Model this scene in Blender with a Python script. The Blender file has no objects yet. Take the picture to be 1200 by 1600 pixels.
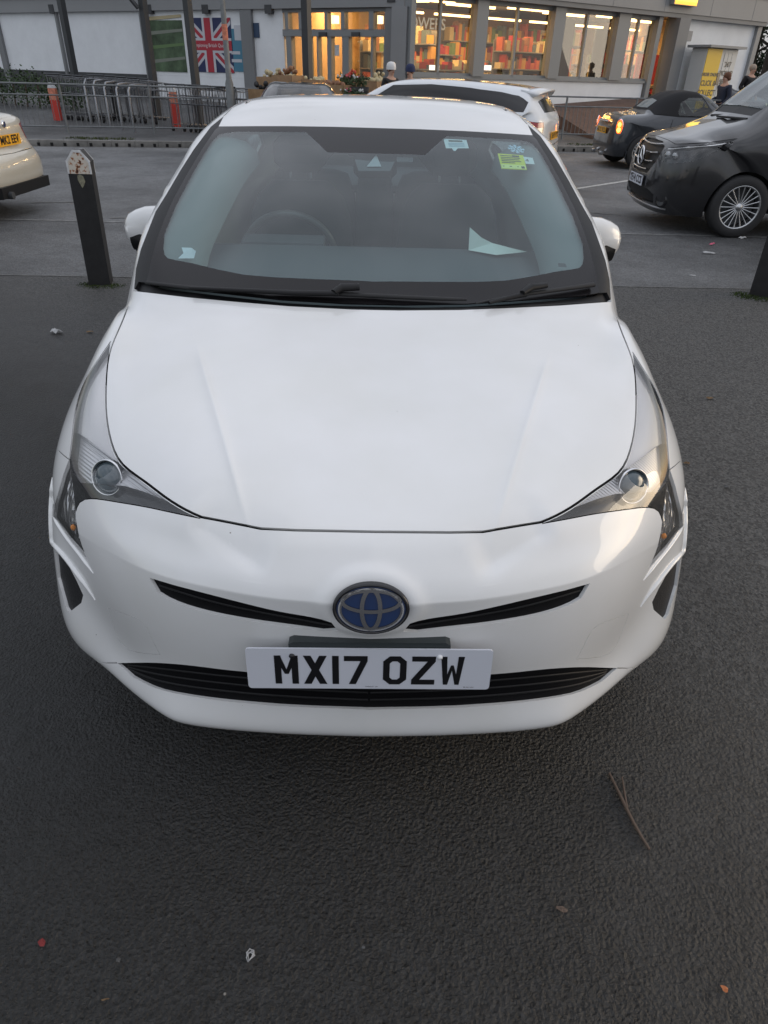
import bpy, bmesh, math, random
import numpy as np
from math import sin, cos, tan, atan, atan2, pi, radians, sqrt
from mathutils import Vector, Matrix
from mathutils.geometry import delaunay_2d_cdt

random.seed(7); np.random.seed(7)
sc = bpy.context.scene
COL = sc.collection

# ------------------------------------------------------------------ camera
FPX = 1060.0; CH = 1.56; CA = 1.05; PITCH = radians(33.0); ROLL = radians(1.72)
Fw = np.array([0, cos(PITCH), -sin(PITCH)]); U0 = np.array([0, sin(PITCH), cos(PITCH)]); R0 = np.array([1.0, 0, 0])
Rt = R0*cos(ROLL) + U0*sin(ROLL); Up = U0*cos(ROLL) - R0*sin(ROLL)
CP = np.array([0.0, -CA, CH])
cd = bpy.data.cameras.new("camera"); cam = bpy.data.objects.new("camera", cd); COL.objects.link(cam)
cam.matrix_world = Matrix(((Rt[0], Up[0], -Fw[0], CP[0]), (Rt[1], Up[1], -Fw[1], CP[1]), (Rt[2], Up[2], -Fw[2], CP[2]), (0, 0, 0, 1)))
cd.sensor_fit = 'VERTICAL'; cd.sensor_height = 24.0; cd.sensor_width = 18.0
cd.lens = FPX/1600*24.0
cd.clip_start = 0.02; cd.clip_end = 600
sc.camera = cam
# ------------------------------------------------------------------ light
SUN_EL = radians(9.0); SUN_AZ = radians(84.0)      # azimuth clockwise from +Y
w = bpy.data.worlds.new("World"); sc.world = w; w.use_nodes = True
nt = w.node_tree; nt.nodes.clear()
wo = nt.nodes.new('ShaderNodeOutputWorld'); bg = nt.nodes.new('ShaderNodeBackground'); bg.inputs[1].default_value = 0.15
sky = nt.nodes.new('ShaderNodeTexSky'); sky.sky_type = 'NISHITA'; sky.sun_disc = False
sky.sun_elevation = SUN_EL; sky.sun_rotation = SUN_AZ; sky.air_density = 1.0; sky.dust_density = 2.5; sky.ozone_density = 1.0
tcw = nt.nodes.new('ShaderNodeTexCoord'); mpw = nt.nodes.new('ShaderNodeMapping'); mpw.inputs['Scale'].default_value = (1, 1, 2.2)
nzw = nt.nodes.new('ShaderNodeTexNoise'); nzw.inputs['Scale'].default_value = 1.6; nzw.inputs['Detail'].default_value = 5; nzw.inputs['Roughness'].default_value = .5
rpw = nt.nodes.new('ShaderNodeValToRGB'); rpw.color_ramp.elements[0].position = .36; rpw.color_ramp.elements[1].position = .68
rpw.color_ramp.elements[0].color = (.55, .55, .55, 1); rpw.color_ramp.elements[1].color = (.95, .95, .95, 1)
mxw = nt.nodes.new('ShaderNodeMixRGB'); mxw.inputs[2].default_value = (6.0, 6.2, 6.9, 1)
nt.links.new(tcw.outputs['Generated'], mpw.inputs[0]); nt.links.new(mpw.outputs[0], nzw.inputs[0]); nt.links.new(nzw.outputs[0], rpw.inputs[0])
sepw = nt.nodes.new('ShaderNodeSeparateXYZ'); mrw = nt.nodes.new('ShaderNodeMapRange'); mrw.inputs[1].default_value = 0; mrw.inputs[2].default_value = .9; mrw.inputs[3].default_value = .52; mrw.inputs[4].default_value = 1.3
clw = nt.nodes.new('ShaderNodeMixRGB'); clw.blend_type = 'MULTIPLY'; clw.inputs[0].default_value = 1; clw.inputs[1].default_value = (6.0, 6.2, 6.8, 1)
nt.links.new(tcw.outputs['Generated'], sepw.inputs[0]); nt.links.new(sepw.outputs[2], mrw.inputs[0]); nt.links.new(mrw.outputs[0], clw.inputs[2]); nz2 = nt.nodes.new('ShaderNodeTexNoise'); nz2.inputs['Scale'].default_value = 2.6; nz2.inputs['Detail'].default_value = 6; mr2 = nt.nodes.new('ShaderNodeMapRange'); mr2.inputs[1].default_value = .35; mr2.inputs[2].default_value = .65; mr2.inputs[3].default_value = .68; mr2.inputs[4].default_value = 1.22
cl2 = nt.nodes.new('ShaderNodeMixRGB'); cl2.blend_type = 'MULTIPLY'; cl2.inputs[0].default_value = 1; nt.links.new(mpw.outputs[0], nz2.inputs[0]); nt.links.new(nz2.outputs[0], mr2.inputs[0]); nt.links.new(clw.outputs[0], cl2.inputs[1]); nt.links.new(mr2.outputs[0], cl2.inputs[2]); nt.links.new(cl2.outputs[0], mxw.inputs[2])
nt.links.new(rpw.outputs[0], mxw.inputs[0]); nt.links.new(sky.outputs[0], mxw.inputs[1]); nt.links.new(mxw.outputs[0], bg.inputs[0]); nt.links.new(bg.outputs[0], wo.inputs[0])
sl = bpy.data.lights.new("sun", 'SUN'); sl.energy = 0.75; sl.angle = radians(35); sl.color = (1, .86, .68)
so = bpy.data.objects.new("sun", sl); COL.objects.link(so)
so.rotation_euler = Vector((-sin(SUN_AZ)*cos(SUN_EL), -cos(SUN_AZ)*cos(SUN_EL), -sin(SUN_EL))).to_track_quat('-Z', 'Y').to_euler()
sc.view_settings.view_transform = 'Standard'; sc.view_settings.look = 'None'; sc.view_settings.gamma = 1
sc.view_settings.exposure = 0.06

# ------------------------------------------------------------------ helpers
def proj(q):
    d = np.asarray(q, float) - CP; wz = d@Fw
    return np.stack([600+FPX*(d@Rt)/wz, 800-FPX*(d@Up)/wz], -1)
def ray(u, v): return Fw + Rt*(u-600)/FPX - Up*(v-800)/FPX
def atY(u, v, Y):
    d = ray(u, v); return CP + d*((Y-CP[1])/d[1])
def atZ(u, v, Z=0.0):
    d = ray(u, v); return CP + d*((Z-CP[2])/d[2])

def asphalt(name, base, rough=.55, stone=.5, specks=.0, sc1=85, wet=.2, dry=None):
    m = bpy.data.materials.new(name); m.use_nodes = True; n = m.node_tree; b = n.nodes['Principled BSDF']; L = n.links.new
    tc = n.nodes.new('ShaderNodeTexCoord')
    def noise(s_, d=4, r=.6):
        z = n.nodes.new('ShaderNodeTexNoise'); z.inputs['Scale'].default_value = s_; z.inputs['Detail'].default_value = d; z.inputs['Roughness'].default_value = r; L(tc.outputs['Object'], z.inputs[0]); return z
    def ramp(src, p0, p1, c0, c1):
        r = n.nodes.new('ShaderNodeValToRGB'); e = r.color_ramp.elements; e[0].position = p0; e[1].position = p1; e[0].color = (*c0, 1); e[1].color = (*c1, 1); L(src, r.inputs[0]); return r
    vo = n.nodes.new('ShaderNodeTexVoronoi'); vo.inputs['Scale'].default_value = sc1; L(tc.outputs['Object'], vo.inputs[0])
    g3 = lambda k, t=(1,1,1): tuple(base*k*q for q in t)
    st = ramp(vo.outputs['Color'], .1, .95, g3(1-stone), g3(1+stone*1.3, (.97,1,1.03)))
    big = ramp(noise(.55, 5, .6).outputs[0], .35, .68, (.58,)*3, (1.35,)*3); mid = ramp(noise(6, 6, .7).outputs[0], .3, .7, (.8,)*3, (1.2,)*3)
    m1 = n.nodes.new('ShaderNodeMixRGB'); m1.blend_type = 'MULTIPLY'; m1.inputs[0].default_value = 1; L(st.outputs[0], m1.inputs[1]); L(big.outputs[0], m1.inputs[2])
    m2 = n.nodes.new('ShaderNodeMixRGB'); m2.blend_type = 'MULTIPLY'; m2.inputs[0].default_value = 1; L(m1.outputs[0], m2.inputs[1]); L(mid.outputs[0], m2.inputs[2])
    # scattered pale grit
    v2 = n.nodes.new('ShaderNodeTexVoronoi'); v2.inputs['Scale'].default_value = 16; L(tc.outputs['Object'], v2.inputs[0]); gr = ramp(v2.outputs['Distance'], .035, .06, (1,1,1), (0,0,0)); sel = ramp(v2.outputs['Color'], .80, .82, (0,0,0), (1,1,1))
    gm_ = n.nodes.new('ShaderNodeMath'); gm_.operation = 'MULTIPLY'; L(gr.outputs[0], gm_.inputs[0]); L(sel.outputs[0], gm_.inputs[1])
    g2 = n.nodes.new('ShaderNodeMath'); g2.operation = 'MULTIPLY'; g2.inputs[1].default_value = specks; L(gm_.outputs[0], g2.inputs[0])
    m3 = n.nodes.new('ShaderNodeMixRGB'); m3.inputs[2].default_value = (.30,.28,.25,1); L(g2.outputs[0], m3.inputs[0]); L(m2.outputs[0], m3.inputs[1]); rr = ramp(noise(.9, 4).outputs[0], .3, .7, (rough-wet,)*3, (rough+.12,)*3)
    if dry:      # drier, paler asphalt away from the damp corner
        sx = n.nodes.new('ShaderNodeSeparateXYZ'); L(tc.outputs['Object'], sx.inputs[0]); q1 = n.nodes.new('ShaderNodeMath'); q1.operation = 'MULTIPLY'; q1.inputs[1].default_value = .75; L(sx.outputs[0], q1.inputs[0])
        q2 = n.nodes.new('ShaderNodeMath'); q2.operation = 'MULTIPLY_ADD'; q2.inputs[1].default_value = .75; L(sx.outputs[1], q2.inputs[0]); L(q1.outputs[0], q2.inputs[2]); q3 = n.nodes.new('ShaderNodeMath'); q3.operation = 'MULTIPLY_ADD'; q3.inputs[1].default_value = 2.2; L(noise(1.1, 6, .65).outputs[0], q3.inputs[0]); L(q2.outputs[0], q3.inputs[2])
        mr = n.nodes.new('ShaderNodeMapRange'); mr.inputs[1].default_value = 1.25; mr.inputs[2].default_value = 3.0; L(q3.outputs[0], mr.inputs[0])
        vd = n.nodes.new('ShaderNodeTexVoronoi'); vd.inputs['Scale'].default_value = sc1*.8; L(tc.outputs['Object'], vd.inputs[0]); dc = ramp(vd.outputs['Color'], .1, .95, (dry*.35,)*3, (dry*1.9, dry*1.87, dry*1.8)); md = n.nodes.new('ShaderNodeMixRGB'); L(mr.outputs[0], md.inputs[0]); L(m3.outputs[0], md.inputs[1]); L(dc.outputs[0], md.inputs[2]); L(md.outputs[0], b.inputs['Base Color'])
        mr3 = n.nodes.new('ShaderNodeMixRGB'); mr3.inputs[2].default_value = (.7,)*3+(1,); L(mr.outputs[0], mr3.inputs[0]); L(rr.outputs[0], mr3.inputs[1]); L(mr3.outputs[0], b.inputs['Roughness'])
    else:
        L(m3.outputs[0], b.inputs['Base Color']); L(rr.outputs[0], b.inputs['Roughness'])
    bp = n.nodes.new('ShaderNodeBump'); bp.inputs['Strength'].default_value = .9; bp.inputs['Distance'].default_value = .008; vb = n.nodes.new('ShaderNodeTexVoronoi'); vb.feature = 'SMOOTH_F1'; vb.inputs['Scale'].default_value = sc1; L(tc.outputs['Object'], vb.inputs[0])
    ad = n.nodes.new('ShaderNodeMath'); ad.operation = 'MULTIPLY_ADD'; ad.inputs[1].default_value = .8; L(noise(sc1*2.5, 3).outputs[0], ad.inputs[0]); L(vb.outputs['Distance'], ad.inputs[2]); L(ad.outputs[0], bp.inputs['Height']); L(bp.outputs[0], b.inputs['Normal'])
    return m
def mat(name, col=(.5,.5,.5), rough=.5, metal=0, coat=0, emit=None, es=1, spec=None, bump=0, bscale=200, var=0, vscale=3, bdist=.002, coatr=.03):
    m = bpy.data.materials.new(name); m.use_nodes = True; n = m.node_tree; b = n.nodes['Principled BSDF']
    b.inputs['Base Color'].default_value = (*col, 1); b.inputs['Roughness'].default_value = rough; b.inputs['Metallic'].default_value = metal
    b.inputs['Coat Weight'].default_value = coat; b.inputs['Coat Roughness'].default_value = coatr
    if spec is not None: b.inputs['Specular IOR Level'].default_value = spec
    if emit: b.inputs['Emission Color'].default_value = (*emit, 1); b.inputs['Emission Strength'].default_value = es
    tc = n.nodes.new('ShaderNodeTexCoord')
    if bump:
        z = n.nodes.new('ShaderNodeTexNoise'); z.inputs['Scale'].default_value = bscale; z.inputs['Detail'].default_value = 3
        bp = n.nodes.new('ShaderNodeBump'); bp.inputs['Strength'].default_value = bump; bp.inputs['Distance'].default_value = bdist
        n.links.new(tc.outputs['Object'], z.inputs[0]); n.links.new(z.outputs[0], bp.inputs['Height']); n.links.new(bp.outputs[0], b.inputs['Normal'])
    if var:
        z = n.nodes.new('ShaderNodeTexNoise'); z.inputs['Scale'].default_value = vscale; z.inputs['Detail'].default_value = 6; z.inputs['Roughness'].default_value = .65
        r = n.nodes.new('ShaderNodeValToRGB'); r.color_ramp.elements[0].position = .3; r.color_ramp.elements[1].position = .7
        r.color_ramp.elements[0].color = (*[c*(1-var) for c in col], 1); r.color_ramp.elements[1].color = (*[min(1, c*(1+var)) for c in col], 1)
        n.links.new(tc.outputs['Object'], z.inputs[0]); n.links.new(z.outputs[0], r.inputs[0]); n.links.new(r.outputs[0], b.inputs['Base Color'])
    return m
def glass(name, tint=(.7,.78,.76), refl=1.0, ior=1.5, rough=0.0):
    m = bpy.data.materials.new(name); m.use_nodes = True; n = m.node_tree; n.nodes.clear()
    o = n.nodes.new('ShaderNodeOutputMaterial'); mx = n.nodes.new('ShaderNodeMixShader'); t = n.nodes.new('ShaderNodeBsdfTransparent'); g = n.nodes.new('ShaderNodeBsdfGlossy')
    t.inputs[0].default_value = (*tint, 1); g.inputs['Roughness'].default_value = rough; g.inputs[0].default_value = (1, 1, 1, 1)
    fr = n.nodes.new('ShaderNodeFresnel'); fr.inputs[0].default_value = ior
    mu = n.nodes.new('ShaderNodeMath'); mu.operation = 'MULTIPLY'; mu.inputs[1].default_value = refl; mu.use_clamp = True
    ge = n.nodes.new('ShaderNodeNewGeometry'); mi = n.nodes.new('ShaderNodeMapRange'); mi.inputs[3].default_value = ior; mi.inputs[4].default_value = 1/ior
    n.links.new(ge.outputs['Backfacing'], mi.inputs[0]); n.links.new(mi.outputs[0], fr.inputs[0])      # a thin pane reflects alike from both sides
    n.links.new(fr.outputs[0], mu.inputs[0]); n.links.new(mu.outputs[0], mx.inputs[0]); n.links.new(t.outputs[0], mx.inputs[1]); n.links.new(g.outputs[0], mx.inputs[2]); n.links.new(mx.outputs[0], o.inputs[0])
    return m

def tag(o, label=None, cat=None, group=None, kind=None):
    if label: o['label'] = label
    if cat: o['category'] = cat
    if group: o['group'] = group
    if kind: o['kind'] = kind
    return o
def empty(name, loc=(0,0,0), rz=0.0, label=None, cat=None, group=None):
    o = bpy.data.objects.new(name, None); COL.objects.link(o); o.location = loc; o.rotation_euler = (0, 0, rz); o.empty_display_size = .1
    return tag(o, label, cat, group)
def link(name, me, m, parent=None, loc=None, smooth=None):
    o = bpy.data.objects.new(name, me); COL.objects.link(o)
    for mm in (m if isinstance(m, (list, tuple)) else [m]):
        me.materials.append(mm)
    if parent is not None: o.parent = parent
    if loc is not None: o.location = loc
    return o
def kids(o): return [c for c in list(COL.objects) if c.parent == o]
def copy_tree(o, parent=None):
    c = o.copy(); COL.objects.link(c)
    if parent is not None: c.parent = parent
    for ch in kids(o): copy_tree(ch, c)
    return c

class MB:
    """collects shapes, links them as ONE mesh object"""
    def __init__(s): s.v = []; s.f = []; s.sm = []; s.mi = []
    def add(s, vs, fs, smooth=False, mi=0):
        b = len(s.v); s.v += [tuple(map(float, p)) for p in vs]
        for f in fs: s.f.append([b+i for i in f]); s.sm.append(smooth); s.mi.append(mi)
        return s
    def box(s, c, d, rz=0, M=None, mi=0, bev=0):
        x, y, z = d[0]/2, d[1]/2, d[2]/2
        if bev:
            b = min(bev, x*.9, y*.9, z*.9); vs = []
            for sx in (-1,1):
                for sy in (-1,1):
                    for sz in (-1,1):
                        vs += [(sx*(x-b), sy*(y-b), sz*z), (sx*(x-b), sy*y, sz*(z-b)), (sx*x, sy*(y-b), sz*(z-b))]
            bm = bmesh.new(); [bm.verts.new(v) for v in vs]; r = bmesh.ops.convex_hull(bm, input=bm.verts[:]); bm.verts.ensure_lookup_table(); bm.verts.index_update()
            fs = [[v.index for v in f.verts] for f in bm.faces]; vs = [v.co[:] for v in bm.verts]; bm.free()
        else:
            vs = [(-x,-y,-z),(x,-y,-z),(x,y,-z),(-x,y,-z),(-x,-y,z),(x,-y,z),(x,y,z),(-x,y,z)]
            fs = [(0,3,2,1),(4,5,6,7),(0,1,5,4),(1,2,6,5),(2,3,7,6),(3,0,4,7)]
        T = M if M is not None else Matrix.Rotation(rz, 4, 'Z')
        vs = [(T@Vector(v)) + Vector(c) for v in vs]
        return s.add(vs, fs, False, mi)
    def tube(s, pts, r, n=8, closed=False, cap=True, mi=0, smooth=True, flat=1.0, upv=None):
        P = [Vector(p) for p in pts]; N = len(P); rs = r if isinstance(r, (list, tuple, np.ndarray)) else [r]*N; rings = []
        a = None
        for i in range(N):
            if closed: t = P[(i+1) % N] - P[i-1]
            else: t = P[min(i+1, N-1)] - P[max(i-1, 0)]
            if t.length < 1e-9: t = Vector((0,0,1))
            t.normalize()
            if upv is not None: a = Vector(upv)
            elif a is None: a = Vector((0,0,1)) if abs(t.z) < .9 else Vector((1,0,0))
            b = t.cross(a)
            if b.length < 1e-6: b = t.orthogonal()
            b.normalize(); a = b.cross(t).normalized()
            rings.append([P[i] + (b*cos(2*pi*k/n) + a*sin(2*pi*k/n)*flat)*rs[i] for k in range(n)])
        vs = [q for R_ in rings for q in R_]; fs = []
        M_ = N if closed else N-1
        for i in range(M_):
            j = (i+1) % N
            for k in range(n): fs.append((i*n+k, j*n+k, j*n+(k+1) % n, i*n+(k+1) % n))
        s.add(vs, fs, smooth, mi)
        if cap and not closed: s.add(rings[0], [list(range(n))], False, mi); s.add(rings[-1], [list(range(n))[::-1]], False, mi)
        return s
    def lathe(s, prof, n=24, M=None, mi=0, smooth=True):
        vs = []; fs = []
        for (r, z) in prof:
            for k in range(n): vs.append((r*cos(2*pi*k/n), r*sin(2*pi*k/n), z))
        for i in range(len(prof)-1):
            for k in range(n): fs.append((i*n+k, i*n+(k+1) % n, (i+1)*n+(k+1) % n, (i+1)*n+k))
        if M is not None: vs = [M@Vector(v) for v in vs]
        return s.add(vs, fs, smooth, mi)
    def prism(s, poly, axis, a, b, mi=0, M=None, smooth=False):
        """extrude 2-D polygon; axis X: poly=(y,z); Y: (x,z); Z: (x,y)"""
        def m3(p, q):
            return {'X': (q, p[0], p[1]), 'Y': (p[0], q, p[1]), 'Z': (p[0], p[1], q)}[axis]
        n = len(poly); vs = [m3(p, a) for p in poly] + [m3(p, b) for p in poly]
        if M is not None: vs = [M@Vector(v) for v in vs]
        fs = [list(range(n))[::-1], list(range(n, 2*n))] + [(i, (i+1) % n, n+(i+1) % n, n+i) for i in range(n)]
        return s.add(vs, fs, smooth, mi)
    def ball(s, c, r, n=10, m=7, sc3=(1,1,1), mi=0):
        vs = []; fs = []
        for i in range(m+1):
            th = pi*i/m
            for k in range(n): vs.append((c[0]+r*sc3[0]*sin(th)*cos(2*pi*k/n), c[1]+r*sc3[1]*sin(th)*sin(2*pi*k/n), c[2]+r*sc3[2]*cos(th)))
        for i in range(m):
            for k in range(n): fs.append((i*n+k, (i+1)*n+k, (i+1)*n+(k+1) % n, i*n+(k+1) % n))
        return s.add(vs, fs, True, mi)
    def mesh(s, name, fixn=True):
        me = bpy.data.meshes.new(name); me.from_pydata(s.v, [], s.f)
        me.polygons.foreach_set('use_smooth', s.sm); me.polygons.foreach_set('material_index', s.mi); me.update()
        if fixn:
            bm = bmesh.new(); bm.from_mesh(me); bmesh.ops.recalc_face_normals(bm, faces=bm.faces[:]); bm.to_mesh(me); bm.free()
        return me
    def build(s, name, m, parent=None, loc=None, fixn=True):
        return link(name, s.mesh(name, fixn), m, parent, loc)

def text_mesh(txt, size, M, bold=0.0, depth=0.0, align='CENTER', sx=1.0):
    cu = bpy.data.curves.new('tmp', 'FONT'); cu.body = txt; cu.size = size; cu.align_x = align; cu.align_y = 'CENTER'; cu.offset = bold; cu.extrude = depth; cu.resolution_u = 3
    o = bpy.data.objects.new('tmp', cu); COL.objects.link(o)
    dg = bpy.context.evaluated_depsgraph_get(); me = bpy.data.meshes.new_from_object(o.evaluated_get(dg))
    bpy.data.objects.remove(o); bpy.data.curves.remove(cu)
    me.transform(M@Matrix.Diagonal((sx, 1, 1, 1))); return me
def text(name, txt, size, M, m, parent=None, **k): return link(name, text_mesh(txt, size, M, **k), m, parent)
def add_mesh(mb, me, mi=0):
    mb.add([v.co[:] for v in me.vertices], [list(p.vertices) for p in me.polygons], False, mi)
def frameM(o, x, y):
    x = Vector(x).normalized(); y = Vector(y); y = (y - x*y.dot(x)).normalized(); z = x.cross(y); o = Vector(o)
    return Matrix(((x.x, y.x, z.x, o.x), (x.y, y.y, z.y, o.y), (x.z, y.z, z.z, o.z), (0, 0, 0, 1)))

# ---- car-body surfaces -------------------------------------------------
def spl(P, n):
    """natural cubic through points, resampled to n by arc length"""
    P = np.asarray(P, float); d = np.r_[0, np.cumsum(np.sqrt(np.linalg.norm(np.diff(P, axis=0), axis=1)))]; N = len(P)
    A = np.zeros((N, N)); B = np.zeros((N, P.shape[1])); A[0,0] = A[-1,-1] = 1; h = np.diff(d)
    for i in range(1, N-1):
        A[i,i-1] = h[i-1]; A[i,i] = 2*(h[i-1]+h[i]); A[i,i+1] = h[i]; B[i] = 6*((P[i+1]-P[i])/h[i] - (P[i]-P[i-1])/h[i-1])
    M2 = np.linalg.solve(A, B); x = np.linspace(0, d[-1], 20*N); k = np.clip(np.searchsorted(d, x, side='right')-1, 0, N-2)
    a = (d[k+1]-x)[:,None]; b = (x-d[k])[:,None]; hk = h[k][:,None]
    Q = (M2[k]*a**3 + M2[k+1]*b**3)/(6*hk) + (P[k]/hk - M2[k]*hk/6)*a + (P[k+1]/hk - M2[k+1]*hk/6)*b
    L = np.r_[0, np.cumsum(np.linalg.norm(np.diff(Q, axis=0), axis=1))]; y = np.linspace(0, L[-1], n)
    return np.stack([np.interp(y, L, Q[:,j]) for j in range(P.shape[1])], 1)

class Surf:
    """Half body (local x<=0 side) lofted from rows centre -> sill, front -> rear; panels are cut from it."""
    def __init__(s, rows, NT=900, NS=360, cols=73, disp=None, root=None, pm=1):
        s.pm = pm
        C_ = np.stack([spl(r, cols) for r in rows]); C_ = C_*np.array([-1,1,1])     # rows x cols x 3 (left half)
        R_ = len(rows); E = np.concatenate([2*C_[:1]-C_[1:2], C_, 2*C_[-1:]-C_[-2:-1]])
        t = np.linspace(0, R_-1-1e-6, NT); k = t.astype(int); u = (t-k)[:,None,None]
        b = [(1-u)**3/6, (3*u**3-6*u**2+4)/6, (-3*u**3+3*u**2+3*u+1)/6, u**3/6]
        G = sum(b[i]*E[k+i] for i in range(4))
        x = np.linspace(0, 1, NS); xo = np.linspace(0, 1, cols); kk = np.clip((x*(cols-1)).astype(int), 0, cols-2); fr = (x*(cols-1)-kk)
        # catmull in s
        def col(i): 
            ii = np.clip(i, 0, cols-1); c = G[:,ii].copy(); m = i < 0; c[:,m] = G[:,np.clip(-i[m],0,cols-1)]*np.array([-1,1,1]); return c
        p0, p1, p2, p3 = col(kk-1), col(kk), col(kk+1), col(kk+2); f = fr[None,:,None]
        G = .5*((2*p1) + (-p0+p2)*f + (2*p0-5*p1+4*p2-p3)*f**2 + (-p0+3*p1-3*p2+p3)*f**3)
        G[:,0,0] = 0
        s.G = G; s.NT = NT; s.NS = NS; s.nrm()
        if disp is not None:
            s.G = G + s.N*disp(G)[...,None]; s.G[:,0,0] = 0; s.nrm()
        s.root = root
        s.metric()
    def nrm(s):
        gt = np.gradient(s.G, axis=0); gs = np.gradient(s.G, axis=1); gs[:,0] = (s.G[:,1]-s.G[:,0]); gs[:,0,1:] = 0
        n = np.cross(gt, gs); n /= (np.linalg.norm(n, axis=-1, keepdims=True)+1e-12)
        n[:,0,0] = 0; n /= (np.linalg.norm(n, axis=-1, keepdims=True)+1e-12)
        mid = n[s.NT//3, 3]
        if mid[2] < 0: n = -n; s.flip = True
        else: s.flip = False
        s.N = n
    def metric(s):
        s.LS = np.linalg.norm(np.diff(s.G, axis=1), axis=-1).sum(1).mean(); s.LT = np.linalg.norm(np.diff(s.G, axis=0), axis=-1).sum(0)[:s.NS//2].mean()
    def ev(s, A, p):
        """A grid, p (n,2) in index coords (i_t, i_s)"""
        p = np.asarray(p, float); i = np.clip(p[:,0], 0, s.NT-1.0001); j = np.clip(p[:,1], 0, s.NS-1.0001); a = i.astype(int); b = j.astype(int); u = (i-a)[:,None]; v = (j-b)[:,None]
        return A[a,b]*(1-u)*(1-v) + A[a+1,b]*u*(1-v) + A[a,b+1]*(1-u)*v + A[a+1,b+1]*u*v
    def world(s, P):
        if s.root is None: return P
        M = np.array(Matrix.Translation(s.root.location)@s.root.rotation_euler.to_matrix().to_4x4()); return P@M[:3,:3].T + M[:3,3]
    def keymap(s, mode):
        c = getattr(s, 'K', None)
        if c is None: s.K = c = {}
        if mode in c: return c[mode]
        if mode == 'px':
            W = s.world(s.G*np.array([s.pm,1,1])); K = proj(W); M = np.array(Matrix.Translation(s.root.location)@s.root.rotation_euler.to_matrix().to_4x4()) if s.root else np.eye(4)
            NW = (s.N*np.array([s.pm,1,1]))@M[:3,:3].T; ok = ((CP-W)*NW).sum(-1) > -0.02
        elif mode == 'yz': K = s.G[...,1:]; ok = s.N[...,0] < -.15
        elif mode == 'xz': K = s.G[...,::2]; ok = s.N[...,1] < -.1
        elif mode == 'xzr': K = s.G[...,::2]; ok = s.N[...,1] > .1
        elif mode == 'xy': K = s.G[...,:2]; ok = s.N[...,2] > .1
        c[mode] = (K, ok); return c[mode]
    def inv(s, pts, mode='px'):
        out = []; mode0 = mode
        for q in pts:
            cen = False; mode = mode0
            if q[0] == 'st': out.append((q[1]*(s.NT-1), q[2]*(s.NS-1))); continue
            if isinstance(q[0], str) and q[0] != 'c': mode = q[0]; q = q[1:]
            K, ok = s.keymap(mode)
            if q[0] == 'c': cen = True; q = (0, q[1])
            if cen:
                d = np.abs(K[:,0,1]-q[1]) + (~ok[:,0])*1e6; i = int(d.argmin()); j = 0
                a = max(min(i, s.NT-2), 1); g = (K[a+1,0,1]-K[a-1,0,1])/2
                ii = i + np.clip((q[1]-K[i,0,1])/(g if abs(g) > 1e-9 else 1), -.5, .5) if ok[a,0] else i
                out.append((ii, 0.0)); continue
            d = ((K-np.array(q, float))**2).sum(-1) + (~ok)*1e6; m = int(d.argmin()); i, j = divmod(m, s.NS); p = np.array([i, j], float)
            for _ in range(4):
                a = int(np.clip(p[0], 1, s.NT-2)); b = int(np.clip(p[1], 1, s.NS-2))
                J = np.stack([(K[a+1,b]-K[a-1,b])/2, (K[a,b+1]-K[a,b-1])/2], 1); r = np.array(q, float) - s.ev(K, p[None])[0]
                if abs(np.linalg.det(J)) < 1e-12: break
                p = p + np.clip(np.linalg.solve(J, r), -2, 2)
                p[0] = np.clip(p[0], 0, s.NT-1); p[1] = np.clip(p[1], 0, s.NS-1)
            if abs(p[0]-i) > 6 or abs(p[1]-j) > 6: p = np.array([i, j], float)
            out.append(tuple(p))
        return np.array(out)
    def pt(s, pts, mode='px', off=0.0):
        p = s.inv(pts, mode); return s.ev(s.G, p) + s.ev(s.N, p)*off
    def nt_(s, pts, mode='px'): return s.ev(s.N, s.inv(pts, mode))
    def cut(s, regions, gaps, nt=170, ns=80, default='body', lines=()):
        """regions: [(name, pts, mode)], gaps: [(pts, halfwidth, mode, closed)] -> dict name -> (V,N,T)"""
        kt = s.LT/(s.NT-1); ks = s.LS/(s.NS-1); sc2 = np.array([kt, ks])
        ti = np.linspace(0, s.NT-1, nt) if np.isscalar(nt) else np.array(nt)*(s.NT-1); V = [(i*kt, j*ks) for i in ti for j in np.linspace(0, s.NS-1, ns)]; E = []
        polys = []
        def addpoly(P):
            b = len(V); n = len(P)
            for q in P: V.append(tuple(q))
            for i in range(n): E.append((b+i, b+(i+1) % n))
        for g in gaps:
            pts, hw, mode = g[:3]; st = s.inv(dens(pts, g[3] if len(g) > 3 else 0), mode)*sc2
            # buffer with local metric
            P3 = s.ev(s.G, st/sc2); T3 = np.gradient(P3, axis=0); N3 = s.ev(s.N, st/sc2); B3 = np.cross(N3, T3); B3 /= (np.linalg.norm(B3, axis=1, keepdims=True)+1e-9)
            idx = np.clip(st/sc2, 1, np.array([s.NT-2, s.NS-2])); gt = (s.ev(s.G, idx+[1,0])-s.ev(s.G, idx-[1,0]))/2; gs = (s.ev(s.G, idx+[0,1])-s.ev(s.G, idx-[0,1]))/2
            D = []
            for b3, a, c in zip(B3, gt, gs):
                A = np.stack([a, c], 1); x, *_ = np.linalg.lstsq(A, b3, rcond=None); D.append(x)
            D = np.array(D)*sc2*hw
            L_ = st + D; Rr = st - D; P = np.concatenate([L_, Rr[::-1]]); P[:,0] = np.clip(P[:,0], 0, (s.NT-1)*kt); P[:,1] = np.clip(P[:,1], 0, (s.NS-1)*ks)
            polys.append(('gap', P, [np.array([L_[i], L_[i+1], Rr[i+1], Rr[i]]) for i in range(len(st)-1)])); addpoly(P)
        for pts, mode in lines:
            st = s.inv(pts, mode)*sc2; b = len(V); V += [tuple(q) for q in st]; E += [(b+i, b+i+1) for i in range(len(st)-1)]
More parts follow.
